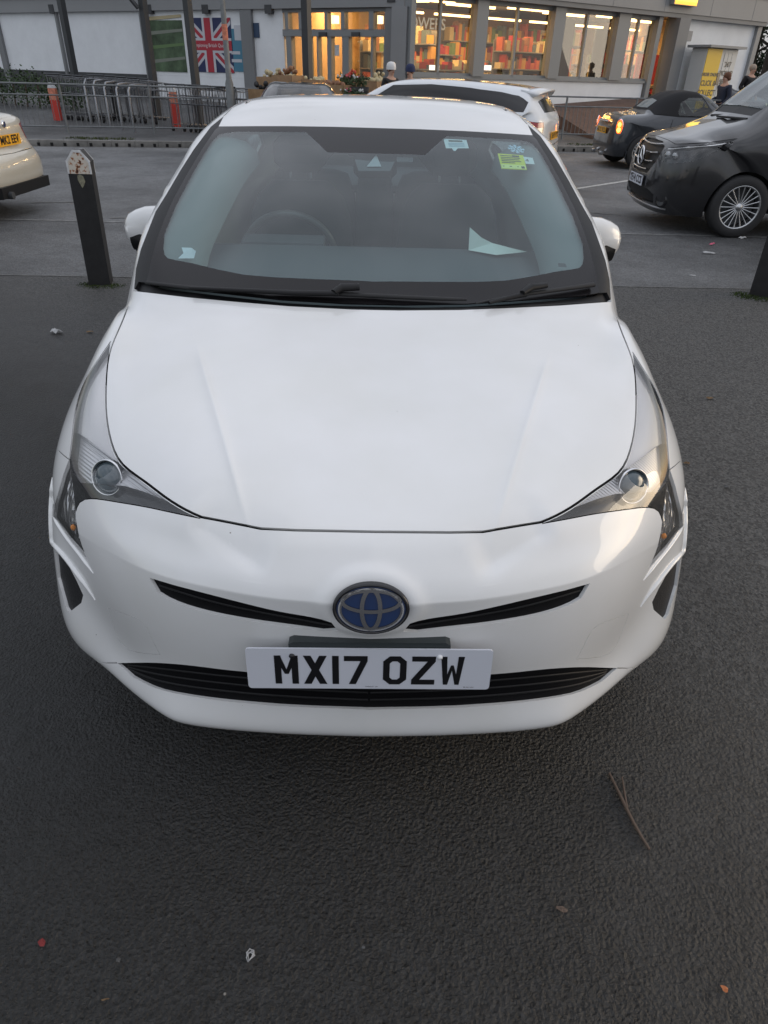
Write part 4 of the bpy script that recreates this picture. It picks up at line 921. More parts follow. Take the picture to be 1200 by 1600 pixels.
b0 = atZ(156,446); bollard('bollard', (b0[0], b0[1], 0), radians(11), 1.0, .17, .15, 'leaning black bollard with a rusty white edged top, left of the white hatchback', 'black bollards at the bay edge', radians(1.2))
b1 = atZ(1186,464); bollard('bollard', (b1[0], b1[1], 0), radians(-38), 1.0, .17, .15, 'black bollard cut off by the right edge of the picture, below the black van', 'black bollards at the bay edge')
tufts('moss', [(b0[0]-.1, b0[1]+.02, 0), (b0[0]+.12, b0[1]-.01, 0), (b0[0]-.02, b0[1]-.04, 0)], .10, .02, 260)
tufts('moss', [(b1[0]-.12, b1[1]+.02, 0), (b1[0]-.0, b1[1]-.06, 0)], .13, .03, 260)
M['redp'] = mat('worn_red_paint', (.55,.05,.035), .6); _n = M['redp'].node_tree; _r = _n.nodes.new('ShaderNodeValToRGB'); _z = _n.nodes.new('ShaderNodeTexNoise'); _z.inputs['Scale'].default_value = 13; _z.inputs['Detail'].default_value = 6; _z.inputs['Roughness'].default_value = .7; _t = _n.nodes.new('ShaderNodeTexCoord')
_r.color_ramp.elements[0].position = .37; _r.color_ramp.elements[0].color = (.52,.45,.40,1); _r.color_ramp.elements[1].position = .41; _r.color_ramp.elements[1].color = (.55,.045,.03,1); _n.links.new(_t.outputs['Object'], _z.inputs[0]); _n.links.new(_z.outputs[0], _r.inputs[0]); _n.links.new(_r.outputs[0], _n.nodes['Principled BSDF'].inputs['Base Color'])
M['orp'] = mat('faded_orange', (.62,.22,.14), .7, var=.4, vscale=14)
for (u, v, lab) in ((87,197,'worn red and white post behind the rail, nearest the left edge'), (273,203,'worn red and white post behind the rail, just left of the Union Jack')):
    q = atZ(u, v, .14); o = tag(empty('warning_post', (q[0], q[1]+.25, .12)), lab, 'post', 'red and white posts behind the guard rail')
    MB().prism([(-.09,-.05),(.09,-.05),(.09,.60),(-.09,.60)], 'Y', -.07, .07).build('post_base', M['redp'], o)
    MB().prism([(-.09,.60),(.09,.60),(.09,.86),(-.09,.86)], 'Y', -.07, .07).build('post_head', M['orp'], o)
    MB().prism([(-.092,.86),(.092,.86),(.03,.97),(-.05,.98)], 'Y', -.072, .072).build('post_tip', M['wpaint'], o)
q = atZ(179,197,.14); o = empty('small_bollard', (q[0], q[1]+.3, .12), 0, 'slim dark bollard behind the left rail, between the two red posts', 'bollard')
MB().prism([(-.05,-.05),(.05,-.05),(.05,.85),(.0,.93),(-.05,.85)], 'Y', -.05, .05).build('post', M['postblk'], o); tufts('weeds', [(q[0], q[1]+.25, .13)], .25, .05, 120, M['verge'])
# ------------------------------------------------------------------ litter
M['paper'] = mat('dirty_paper', (.42,.42,.42), .9, var=.2, vscale=60); M['pinkp'] = mat('pink_paper', (.6,.12,.2), .8); M['leafb'] = mat('brown_leaf', (.16,.10,.05), .8); M['leafo'] = mat('orange_leaf', (.45,.16,.06), .7); M['leafr'] = mat('red_leaf', (.18,.02,.02), .8); M['bark'] = mat('twig_bark', (.11,.075,.055), .7); M['stone'] = mat('pebble', (.10,.10,.10), .8)
def scrap(name, u, v, sx, sy, m, label, cat, hgt=.012, group=None):
    q = atZ(u, v, .001); n = 9; vs = [(0,0,hgt)]; k = random.uniform(0, 6)
    for i in range(n): a = 2*pi*i/n; r = random.uniform(.65,1.1); vs.append((sx*r*cos(a), sy*r*sin(a), random.uniform(.002,hgt)))
    for i in range(n): a = 2*pi*i/n+.3; r = random.uniform(.35,.6); vs.append((sx*r*cos(a), sy*r*sin(a), random.uniform(.3,1.3)*hgt))
    fs = [(1+i, 1+(i+1)%n, 10+i) for i in range(n)]+[(1+(i+1)%n, 10+(i+1)%n, 10+i) for i in range(n)]+[(10+i, 10+(i+1)%n, 0) for i in range(n)]
    o = MB().add(vs, fs).build(name, m, fixn=False); o.location = (q[0], q[1], .003); o.rotation_euler.z = random.uniform(-.5,.5); return tag(o, label, cat, group)
scrap('paper_scrap', 89,521,.045,.03, M['paper'], 'crumpled white paper scrap on the asphalt left of the bonnet', 'litter', .03)
scrap('paper_scrap', 140,520,.03,.015, M['leafb'], 'dull flattened scrap between the white paper and the bonnet', 'litter', .012)
scrap('paper_scrap', 1106,397,.09,.02, M['paper'], 'long white paper strip lying in front of the black van', 'litter', .02)
scrap('paper_scrap', 1113,383,.05,.02, M['pinkp'], 'small pink scrap just behind the long white paper strip', 'litter', .02)
scrap('paper_scrap', 1160,373,.06,.03, M['paper'], 'white scrap lying against the black van front tyre', 'litter', .02)
scrap('paper_scrap', 1082,431,.03,.012, M['paper'], 'tiny white fleck near the seam line, left of the right bollard', 'litter', .008)
scrap('leaf', 1108,624,.028,.016, M['leafb'], 'pale brown leaf on the asphalt right of the headlight', 'leaf')
scrap('leaf', 1072,726,.020,.010, M['leafb'], 'small curled leaf close to the right front wing', 'leaf')
scrap('leaf', 1135,763,.018,.012, M['stone'], 'greyish leaf flake right of the corner fin', 'leaf')
scrap('leaf', 1131,1547,.009,.007, M['leafo'], 'orange brown leaf in the bottom right corner', 'leaf', .006)
scrap('leaf', 67,1474,.011,.008, M['leafr'], 'dark red leaf bit at the bottom left', 'leaf', .004)
scrap('pebble', 186,1502,.006,.005, M['stone'], 'small grey pebble near the bottom left', 'pebble', .007)
scrap('pebble', 568,1482,.005,.004, M['stone'], 'tiny grey pebble at the bottom middle', 'pebble', .005)
scrap('leaf', 878,1422,.014,.008, M['bark'], 'dark brown flake below the twig', 'leaf', .004)
scrap('leaf', 165,1563,.010,.002, M['leafb'], 'thin straw coloured shred in the bottom left corner', 'leaf', .003)
# crumpled film
q = atZ(391,1494,.001); mb = MB(); pts = []
for i in range(26): a = i*.9; r = .009*random.uniform(.4,1.2); pts.append((q[0]+r*cos(a), q[1]+r*sin(a)*1.2, .003+.004*random.random()))
tag(mb.tube(pts, .0009, 5).build('plastic_scrap', M['paper']), 'crinkled white plastic scrap on the dark asphalt below the car', 'litter')
# twig
q = [atZ(u, v, .006) for u, v in ((952,1208),(962,1228),(975,1255),(990,1285),(1003,1308),(1015,1327))]; mb = MB(); mb.tube([tuple(p) for p in q], [.0032,.0036,.0046,.0042,.0036,.0034], 6)
q2 = [atZ(u, v, .008) for u, v in ((980,1262),(976,1240),(972,1214))]; mb.tube([tuple(p) for p in q2], [.003,.0026,.002], 5); tag(mb.build('twig', M['bark']), 'forked dark twig lying on the asphalt right of the bumper', 'twig')
# things on the dashboard (they only rest there)
def carw(p): return Vector(CAR.location) + Matrix.Rotation(radians(1.55), 3, 'Z')@Vector(p)
p = [carw((.355,1.64,1.0)), carw((.355,1.66,1.078)), carw((.40,1.64,1.046)), carw((.44,1.63,1.030)), carw((.52,1.61,1.016)), carw((.57,1.60,1.008)), carw((.45,1.57,1.0)), carw((.37,1.69,1.0))]
tag(MB().add(p, [(0,1,2),(0,2,3,6),(3,4,6),(4,5,6),(1,7,2),(7,3,2),(7,5,4,3)]).build('folded_paper', mat('cream_paper', (.80,.82,.74), .8)), 'folded cream paper standing on the dashboard behind the windscreen', 'paper')
q = cpt(288,396,-.02,-1); c_ = carw(q); mb = MB(); mb.add([c_+Vector((x, y, z)) for x, y, z in ((-.028,0,.0),(.022,.01,.0),(.028,.02,.02),(.012,.03,.028),(-.02,.03,.028),(-.012,.015,.014))], [(0,1,5),(1,2,3,5),(5,3,4)])
tag(mb.build('torn_ticket', mat('ticket', (.8,.82,.84), .7)), 'torn white ticket in the left corner behind the windscreen', 'ticket')
# ------------------------------------------------------------------ supermarket
def fp(u, D):
    """plan point seen in column u at forward distance D from the camera (eye level)"""
    c = ray(u, 112 + .03*(u-600)); return np.array([CP[0]+c[0]/c[1]*D, CP[1]+D])
def zat(u, v, D):
    c = ray(u, v); return CP[2]+c[2]/c[1]*D
WA, WB = fp(0,30.5), fp(600,22.2)
WA, WB = np.array([WA[0], WA[1]]), np.array([WB[0], WB[1]])
d1 = (WB-WA)/np.linalg.norm(WB-WA); n1 = np.array([d1[1], -d1[0]])          # n1 towards the camera
E1 = fp(640,21.6); E2 = fp(1160,30.2); d2 = (E2-E1)/np.linalg.norm(E2-E1); n2 = np.array([d2[1], -d2[0]])
def hit(u, O, d):
    c = ray(u, 112+.03*(u-600))[:2]; c = c/np.linalg.norm(c); A = np.array([[c[0], -d[0]], [c[1], -d[1]]]); t = np.linalg.solve(A, O-CP[:2]); return t[1], t[0]
def a1(u): return hit(u, WA, d1)[0]
def a2(u): return hit(u, E1, d2)[0]
def z1(u, v):
    p = WA + d1*a1(u); c = ray(u, v); return CP[2] + c[2]/c[1]*(p[1]-CP[1])
def z2(u, v):
    p = E1 + d2*a2(u); c = ray(u, v); return CP[2] + c[2]/c[1]*(p[1]-CP[1])
ST = empty('supermarket', (WB[0], WB[1], 0), 0, 'grey and white supermarket with warmly lit windows behind the road', 'shop')
def Pl(O, d, n, a, b, z):                     # along, out, up -> local to ST
    p = O + d*a + n*b; return (p[0]-WB[0], p[1]-WB[1], z)
def wbox(nm, O, d, n, a0, a1_, b0, b1, z0, z1_, m, par=None, mb=None):
    t = mb or MB(); vs = [Pl(O,d,n,a,b,z) for z in (z0,z1_) for a, b in ((a0,b0),(a1_,b0),(a1_,b1),(a0,b1))]
    t.add(vs, [(0,1,2,3),(4,5,6,7),(0,1,5,4),(1,2,6,5),(2,3,7,6),(3,0,4,7)])
    return t if mb else t.build(nm, m, par or ST)
L1 = lambda nm, *a, **k: wbox(nm, WA, d1, n1, *a, **k)
L2 = lambda nm, *a, **k: wbox(nm, E1, d2, n2, *a, **k)
M['render'] = mat('white_render', (.80,.82,.84), .85, bump=.1, bscale=40, var=.06, vscale=1.5)
M['plinth'] = mat('dark_plinth', (.06,.062,.065), .8, var=.3, vscale=3)
M['clad'] = mat('grey_cladding', (.20,.205,.21), .6, var=.08, vscale=.8)
M['fasc'] = mat('fascia_grey', (.27,.275,.28), .55, var=.06, vscale=.6)
M['frame'] = mat('window_frame', (.23,.24,.245), .5)
M['steel'] = mat('post_steel', (.045,.048,.052), .5)
M['pane'] = glass('shop_glass', (.86,.86,.84), 1.1, 1.5)
M['warm'] = mat('shop_wall_warm', (.62,.42,.22), .8, var=.2, vscale=.7)
M['floor_in'] = mat('shop_floor', (.40,.34,.28), .4)
M['lamp'] = mat('shop_lamp', (1,.8,.5), .5, emit=(1,.66,.28), es=7)
M['lampw'] = mat('lantern_glow', (1,.85,.6), .5, emit=(1,.70,.3), es=4)
zf = .62; zt = 2.97
# left wall
aB = a1(385); L1('white_wall', -6, aB, -.25, 0, 1.27, zt, M['render']); L1('wall_plinth', -6, a1(232), -.25, .03, zf-.5, 1.268, M['plinth']); L1('white_wall_base', a1(232)+.002, aB, -.25, -.002, zf-.5, 1.268, M['render'])
L1('eaves_fascia', -6, a1(632), -.3, .12, zt+.002, zt+.55, M['fasc']); L1('eaves_fascia', -6, a1(632), -.3, .16, zt+.553, zt+2.2, M['clad'])
L1('gutter', -6, a1(632), .122, .2, zt+.42, zt+.53, M['clad'])
for u, wd, nm in ((10,.28,'wall_pier'),(104,.10,'wall_pier'),(236,.3,'wall_pier'),(392,.42,'wall_pier')):
    L1(nm, a1(u)-wd/2, a1(u)+wd/2, 0.004, .10, zf-.4, zt, M['clad'])
aC = a1(450); aD = a1(603); L1('white_wall', a1(397), aC-.1, -.25, .0, zf-.5, zt, M['render'])
zt1 = z1(500,19); zt0 = z1(500,46); zd = z1(500,57)
L1('entrance_lintel', aC-.1, aD, -.2, .03, zt1, zt-.002, M['clad']); L1('entrance_beam', aC-.1, aD, -.2, .05, zd, zt0, M['frame'])
ux = [(455,471),(483,510),(514,535),(540,577),(584,601)]
edges = [450]+[q for p in ux for q in p]+[603]
for i in range(0, len(edges), 2): L1('transom_bar', a1(edges[i]), a1(edges[i+1]), -.15, .06, zt0+.002, zt1-.002, M['frame'])
for p in ux: L1('transom_pane', a1(p[0]), a1(p[1]), -.06, -.05, zt0, zt1, M['pane'])
dx = [(458,474),(486,497),(499,513),(519,536),(546,580),(583,600)]
edges = [450]+[q for p in dx for q in p]+[603]
for i in range(0, len(edges), 2): L1('door_post', a1(edges[i]), a1(edges[i+1]), -.15, .04, zf-.3, zd-.002, M['frame'])
for p in dx: L1('entrance_door', a1(p[0])+.01, a1(p[1])-.01, -.07, -.05, zf, zd, M['pane'])
L1('entrance_pier', aD+.002, a1(618), -.2, .08, zf-.4, zt, M['clad']); L1('corner_pier', a1(618)+.002, a1(641), -.2, .30, zf-.4, zt, M['fasc'])
for u in (503,513,556,566): pass
for u, v in ((508,54),(558,54)): L1('door_sensor', a1(u)-.12, a1(u)+.12, .05, .12, z1(u,v)-.05, z1(u,v)+.05, M['plinth'])
L1('door_notice', a1(522), a1(529), -.045, -.04, z1(522,87), z1(522,70), M['wpaint'])
L1('blue_sign', a1(401), a1(409), .004, .03, z1(405,59), z1(405,36), mat('sign_blue', (.03,.06,.12), .5))
# ceiling lights under the eaves
for u in (101,248,333,428,612): L1('wall_light', a1(u)-.12, a1(u)+.12, .01, .14, z1(u,22 if u<600 else 4), z1(u,8 if u<600 else -8), M['plinth'])
# right-hand wall
aF = a2(1158); sill = 1.50; zw = 3.25
L2('window_wall', 0, a2(1006), -.25, 0, zf-.5, sill-.06, M['render']); L2('window_sill', 0, a2(1006), -.2, .06, sill-.058, sill, M['frame'])
L2('fascia', 0, aF+.3, -.3, .25, zw+.12, zw+.75, M['fasc']); L2('fascia', 0, aF+.3, -.3, .30, zw+.753, zw+2.0, M['fasc']); L2('soffit', 0, aF+.3, -.3, .22, zw+.002, zw+.118, M['clad'])
for k in range(0, 9): L2('fascia_joint', k*2.4, k*2.4+.02, .25, .256, zw+.12, zw+.75, M['frame'])
win = [(643,685,735),(752,801,852),(868,906,948),(966,984,1008)]
prev = 636
for (a, m_, b) in win:
    L2('window_pier', a2(prev), a2(a), -.2, .10, sill+.002, zw, M['frame']); prev = b
    w_ = L2('window', a2(a), a2(b), -.09, -.08, sill, zw, M['pane'])
    L2('window_mullion', a2(m_)-.035, a2(m_)+.035, -.12, -.03, sill, zw, M['frame'], par=w_); L2('window_head', a2(a), a2(b), -.12, -.03, zw-.1, zw, M['frame'], par=w_); L2('window_foot', a2(a), a2(b), -.12, -.03, sill, sill+.07, M['frame'], par=w_)
L2('window_pier', a2(1008), a2(1014), -.2, .10, zf-.4, zw, M['frame']); w_ = L2('window', a2(1014), a2(1030), -.09, -.08, zf, zw, M['pane'])
L2('corner_pier', a2(1030), a2(1046), -.2, .35, zf-.4, zw, M['clad']); L2('white_wall', a2(1046)+.002, aF, -.25, .0, zf-.4, zw, M['render']); L2('corner_pier', aF, aF+.25, -.25, .12, zf-.4, zw, M['fasc'])
L2('meter_box', a2(1049), a2(1059), .0, .18, z2(1054,64), z2(1054,48), M['fasc'])
cp_ = MB(); cp_.tube([Pl(E1,d2,n2,a2(u),.03,z2(u,v)) for u, v in ((1052,64),(1049,80),(1055,84),(1056,136))], .025, 6); cp_.build('conduit', M['steel'], ST)
# lit roof sign: lower edge of an orange and red box
sg = L2('lit_sign', a2(1012), a2(1047), .26, .42, z2(1030,9), z2(1030,-30), mat('sign_case', (.25,.25,.25), .5)); L2('sign_face', a2(1013), a2(1046), .421, .43, z2(1030,8), z2(1030,3), mat('sign_orange', (1,.45,.05), .4, emit=(1,.42,.03), es=1.4), par=sg); L2('sign_face', a2(1013), a2(1046), .421, .43, z2(1030,3)+.002, z2(1030,-30), mat('sign_yellow', (1,.7,.05), .4, emit=(1,.62,.08), es=1.6), par=sg)
# interior: floor, ceiling, back walls, strip lights
def poly(nm, pts, z, m, par=ST): return MB().add([(p[0]-WB[0], p[1]-WB[1], z) for p in pts], [list(range(len(pts)))]).build(nm, m, par)
q0 = WA + d1*a1(445); back = 9.0
inn = [q0 - n1*.2, WB - n1*.2 + d1*.3, E1 - n2*.2, E1 + d2*aF - n2*.2, E1 + d2*aF - n2*back, q0 - n1*back]
poly('shop_floor', inn, zf+.01, M['floor_in']); poly('shop_ceiling', inn, zw+.3, mat('shop_ceiling', (.16,.13,.10), .8))
def vwall(nm, p, q, z0, z1_, m): return MB().add([(p[0]-WB[0],p[1]-WB[1],z0),(q[0]-WB[0],q[1]-WB[1],z0),(q[0]-WB[0],q[1]-WB[1],z1_),(p[0]-WB[0],p[1]-WB[1],z1_)], [(0,1,2,3)]).build(nm, m, ST)
vwall('back_wall', inn[5], inn[4], zf, zw+.3, M['warm']); vwall('side_wall', inn[5], inn[0], zf, zw+.3, M['warm']); vwall('side_wall', inn[3], inn[4], zf, zw+.3, M['warm'])
vwall('outer_wall', WA-d1*6, WA-d1*6-n1*14, 0, 5, M['render']); vwall('outer_wall', E1+d2*(aF+.2), E1+d2*(aF+.2)-n2*14, 0, 5, M['render'])
for k in range(8):
    mb = MB(); wbox('', E1, d2, n2, 1.0+k*2.0, 2.9+k*2.0, -2.0-.5*(k%2), -1.92-.5*(k%2), zw+.02, zw+.08, None, mb=mb); mb.build('strip_light', M['lamp'], ST)
    mb = MB(); wbox('', E1, d2, n2, .2+k*2.2, 1.9+k*2.2, -5.2, -5.1, zw-.05, zw+.01, None, mb=mb); mb.build('strip_light', M['lamp'], ST)
for k in range(4):
    mb = MB(); wbox('', WA, d1, n1, a1(460)+k*1.2, a1(460)+k*1.2+.7, -2.4, -2.3, zw-.0, zw+.06, None, mb=mb); mb.build('strip_light', M['lamp'], ST)
for u, v in ((498,27),(566,23)): L1('lantern', a1(u)-.12, a1(u)+.12, -.9, -.66, z1(u,34), z1(u,21), mat('lantern_shade', (1,.9,.7), .4, emit=(1,.82,.5), es=2.5))
for k in range(7):
    p = E1 + d2*(1.2+2.1*k) - n2*(1.6 if k % 2 else 3.0); la = bpy.data.lights.new('ceiling_lamp', 'AREA'); la.shape = 'RECTANGLE'; la.size = 1.6; la.size_y = .3; la.energy = 75; la.color = (1,.62,.28); o_ = bpy.data.objects.new('ceiling_lamp', la); COL.objects.link(o_); o_.parent = ST; o_.location = (p[0]-WB[0], p[1]-WB[1], zw+.0); o_.rotation_euler = (0,0,.6)
for k in range(3):
    p = WA + d1*(a1(465)+1.6*k) - n1*2.2; la = bpy.data.lights.new('ceiling_lamp', 'AREA'); la.size = .8; la.energy = 60; la.color = (1,.60,.26); o_ = bpy.data.objects.new('ceiling_lamp', la); COL.objects.link(o_); o_.parent = ST; o_.location = (p[0]-WB[0], p[1]-WB[1], zw+.0)
# shelves and goods
pal = [(.45,.05,.03),(.55,.30,.06),(.25,.12,.06),(.5,.42,.25),(.10,.14,.16),(.6,.5,.3),(.35,.03,.05),(.12,.2,.08),(.5,.12,.05)]
GM = [mat('goods_%s' % n, c, .6) for n, c in zip(('red','orange','brown','beige','slate','cream','crimson','green','rust'), pal)]
def gondola(O, d, n, a0, a1_, b, ht, label):
    p = O + d*a0 + n*b; o = empty('shelving', (p[0], p[1], zf), atan2(d[1], d[0]), label, 'shelves', 'lit shelves inside the shop')
    L = a1_-a0; fr = MB()
    for k in range(4): fr.box((L/2,-.15,.15+k*ht/4), (L,.44,.03))
    fr.box((L/2,.10,ht/2), (L,.03,ht)); fr.build('shelf_frame', M['frame'], o); g_ = [MB() for _ in GM]
    for k in range(4):
        x = .05
        while x < L-.1:
            w_ = random.uniform(.05,.2); h = random.uniform(.3,.95)*ht/4; random.choice(g_).box((x+w_/2,-.12,.165+k*ht/4+h/2), (w_*.95,.3,h)); x += w_
    for m_, q in zip(GM, g_):
        if q.v: tag(q.build('goods', m_, o), kind='stuff')
    return o
gondola(E1, d2, n2, .6, 4.2, -3.4, 1.7, 'shop shelves behind the flower window, nearest the corner')
gondola(E1, d2, n2, 5.2, 8.6, -2.6, 1.9, 'shop shelves behind the second large window')
gondola(E1, d2, n2, 9.2, 12.4, -2.2, 1.6, 'shop shelves with red goods behind the third window')
gondola(E1, d2, n2, 12.8, 15.0, -1.6, 1.5, 'shop shelves behind the narrow fourth window')
gondola(WA, d1, n1, a1(455), a1(520), -4.0, 2.1, 'shop shelves seen through the left entrance doors')
gondola(WA, d1, n1, a1(530), a1(600), -3.0, 2.0, 'shop shelves seen through the right entrance doors')
gondola(E1, d2, n2, .8, 3.9, -1.5, 1.15, 'low shop shelves just inside the flower window')
gondola(E1, d2, n2, 4.9, 7.6, -5.0, 2.3, 'tall shop shelves deep behind the second window')
gondola(E1, d2, n2, 8.3, 12.0, -5.4, 2.4, 'tall shop shelves deep behind the third window')
gondola(E1, d2, n2, 12.5, 16.0, -4.4, 2.3, 'tall shop shelves deep behind the fourth window')
# red display panels and dark banners indoors
for a, b, z0, z1_, m_, nm in ((8.3,8.9,1.2,2.9,(.02,.03,.05),'indoor_banner'),(10.6,12.0,1.4,2.3,(.5,.03,.03),'red_display'),(13.0,14.4,1.2,2.4,(.5,.03,.03),'red_display'),(10.9,11.4,1.3,3.1,(.02,.03,.045),'indoor_banner'),(6.6,7.3,1.0,3.1,(.02,.03,.05),'indoor_banner'),(15.2,16,1.3,2.6,(.5,.05,.03),'red_display')):
    L2(nm, a, b, -1.3, -1.25, z0, z1_, mat(nm, m_, .7))
text('flower_lettering', 'FLOWERS', .36, Matrix.Translation((0,0,0))@frameM(Pl(E1,d2,n2,a2(677),-.6,z2(668,35)), (d2[0],d2[1],0), (0,0,1)), mat('lettering', (.8,.78,.7), .6, emit=(1,.85,.6), es=.25), ST, bold=.004)
for u, v in ((691,106),(773,106)):
    L2('till_screen', a2(u)-.16, a2(u)+.16, -.4, -.36, z2(u,110), z2(u,102), mat('screen', (.9,.9,.9), .4, emit=(1,.98,.9), es=1.6))
for u, v in ((702,70),(719,73),(754,73),(792,73)): L2('wall_lantern', a2(u)-.08, a2(u)+.08, -4.0, -3.85, z2(u,79), z2(u,67), M['lampw'])
# posters (flat on the wall)
def poster(nm, u0, u1, v0, v1, m, label, cat, extra=None):
    A, B = a1(u0), a1(u1); um = (u0+u1)/2; Z0, Z1_ = z1(um, v1), z1(um, v0); o = empty(nm, tuple(WA + d1*(A+B)/2 + n1*.02)+((Z0+Z1_)/2,), atan2(d1[1], d1[0]), label, cat)
    W_, H_ = (B-A)/2, (Z1_-Z0)/2; MB().box((0,.01,0), (2*W_,.02,2*H_)).build('board', m, o); return o, W_, H_
def flatp(nm, polys, y, m, o):
    M_ = Matrix(((1,0,0,0),(0,0,-1,y),(0,1,0,0),(0,0,0,1))); return flat_obj(nm, polys, M_, m, o)
M['fblue'] = mat('flag_blue', (.02,.03,.10), .6); M['fwhite'] = mat('flag_white', (.55,.56,.60), .6); M['fred'] = mat('flag_red', (.42,.03,.05), .6)
o, W_, H_ = poster('flag_poster', 297, 366, 28, 113, M['fblue'], 'Union Jack poster on the white wall behind the trolleys', 'poster')
def clipr(p): return [(max(-W_, min(W_, x)), max(-H_, min(H_, y))) for x, y in p]
def diag(k, t): 
    s_ = []
    for sx in (1,-1):
        d = Vector((W_*sx, H_)); n = Vector((-d.y, d.x)).normalized()*t
        s_.append([(-d.x+n.x, -d.y+n.y), (d.x+n.x, d.y+n.y), (d.x-n.x, d.y-n.y), (-d.x-n.x, -d.y-n.y)])
    return s_
def clip_poly(P_):
    for ax, lim, sg_ in ((0,W_,1),(0,-W_,-1),(1,H_,1),(1,-H_,-1)):
        out = []
        for i in range(len(P_)):
            a, b = P_[i-1], P_[i]; ia = (a[ax]-lim)*sg_ <= 0; ib = (b[ax]-lim)*sg_ <= 0
            if ia != ib: t = (lim-a[ax])/(b[ax]-a[ax]); out.append((a[0]+(b[0]-a[0])*t, a[1]+(b[1]-a[1])*t))
            if ib: out.append(b)
        P_ = out
    return P_
flatp('white_saltire', [clip_poly(p) for p in diag(1,.14*W_)], -.004, M['fwhite'], o); flatp('red_saltire', [clip_poly(p) for p in diag(1,.055*W_)], -.008, M['fred'], o)
flatp('white_cross', [[(-W_,-.27*H_),(W_,-.27*H_),(W_,.27*H_),(-W_,.27*H_)], [(-.24*W_,-H_),(.24*W_,-H_),(.24*W_,H_),(-.24*W_,H_)]], -.012, M['fwhite'], o); flatp('red_cross', [[(-W_,-.18*H_),(W_,-.18*H_),(W_,.18*H_),(-W_,.18*H_)], [(-.14*W_,-H_),(.14*W_,-H_),(.14*W_,H_),(-.14*W_,H_)]], -.016, M['fred'], o)
text('poster_text', 'Championing British Quality', .145*W_, Matrix(((1,0,0,0),(0,0,-1,-.02),(0,1,0,.0),(0,0,0,1))), mat('poster_ink', (.75,.7,.7), .6), o)
M['green'] = mat('poster_fields', (.07,.11,.06), .7, var=.8, vscale=1.6)
o, W_, H_ = poster('landscape_poster', 234, 292, 32, 112, M['green'], 'dull green countryside poster left of the Union Jack', 'poster')
for k in range(5): flatp('field_band', [[(-W_,-H_+.2+k*.38), (W_,-H_+.35+k*.36), (W_,-H_+.42+k*.36), (-W_,-H_+.3+k*.38)]], -.004, GM[(3,7,5,3,5)[k]] if k % 2 else mat('field_pale', (.22,.24,.20), .8), o)
o, W_, H_ = poster('info_panel', 366.5, 385, 45, 112, mat('panel_blue', (.07,.22,.32), .6), 'pale blue information panel right of the Union Jack', 'sign')
flatp('panel_picture', [[(-.12,.25),(.2,.25),(.2,.62),(-.12,.62)]], -.004, M['fwhite'], o); flatp('panel_print', [[(-.3,-.1),(.05,-.1),(.05,-.02),(-.3,-.02)], [(-.3,-.3),(.1,-.3),(.1,-.22),(-.3,-.22)]], -.004, M['fwhite'], o)
# free-standing canopy posts, lamp column, soffit beam
def dpost(u, D, wd, z1_, nm, m, label, cat, grp=None, round_=False):
    p = fp(u, D); g0 = gz(*p); o = empty(nm, (p[0], p[1], g0), atan2(d1[1], d1[0]), label, cat, grp)
    if round_: MB().lathe([(wd*.6,-.1),(wd*.6,1.1),(wd*.42,1.2),(wd*.36,z1_)], 12).build('shaft', m, o)
    else: MB().box((0,0,z1_/2-.1), (wd,wd,z1_+.2)).build('shaft', m, o)
    MB().box((0,0,.01), (wd*2.2,wd*2.2,.04)).build('base_plate', m, o); return o
gp = 'dark canopy posts outside the shop'
dpost(113,25,.17,3.6,'canopy_post',M['steel'],'dark square canopy post in front of the plain white wall, leftmost',  'post', gp)
dpost(236,21.5,.16,3.4,'canopy_post',M['steel'],'dark canopy post just left of the green countryside poster', 'post', gp)
dpost(303,20.6,.16,3.4,'canopy_post',M['steel'],'dark canopy post between the green poster and the Union Jack', 'post', gp)
dpost(481,19.5,.17,3.4,'canopy_post',M['steel'],'dark canopy post in front of the shop entrance', 'post', gp)
o = dpost(356,19.0,.16,3.4,'lamp_column',M['galv'],'galvanised lamp column with an orange band in front of the Union Jack', 'lamp post', None, True); MB().lathe([(.066,1.95),(.066,2.25)], 12).build('orange_band', M['orp'], o)
# brace and lintel beam carried by the posts
o = empty('canopy_beam', (WA[0], WA[1], 0), 0, 'dark canopy beam across the top left above the canopy posts', 'canopy')
p, q = fp(-60,21.8), fp(700,17.5); c = (p+q)/2
MB().tube([(p[0]-WA[0],p[1]-WA[1],3.42),(q[0]-WA[0],q[1]-WA[1],3.42)], .09, 4).build('beam', M['steel'], o)
p, q = fp(200,21.4), fp(222,21.4); MB().tube([(p[0]-WA[0],p[1]-WA[1],3.3),(q[0]-WA[0]+.1,q[1]-WA[1],2.75)], .05, 4).build('brace', M['steel'], o)
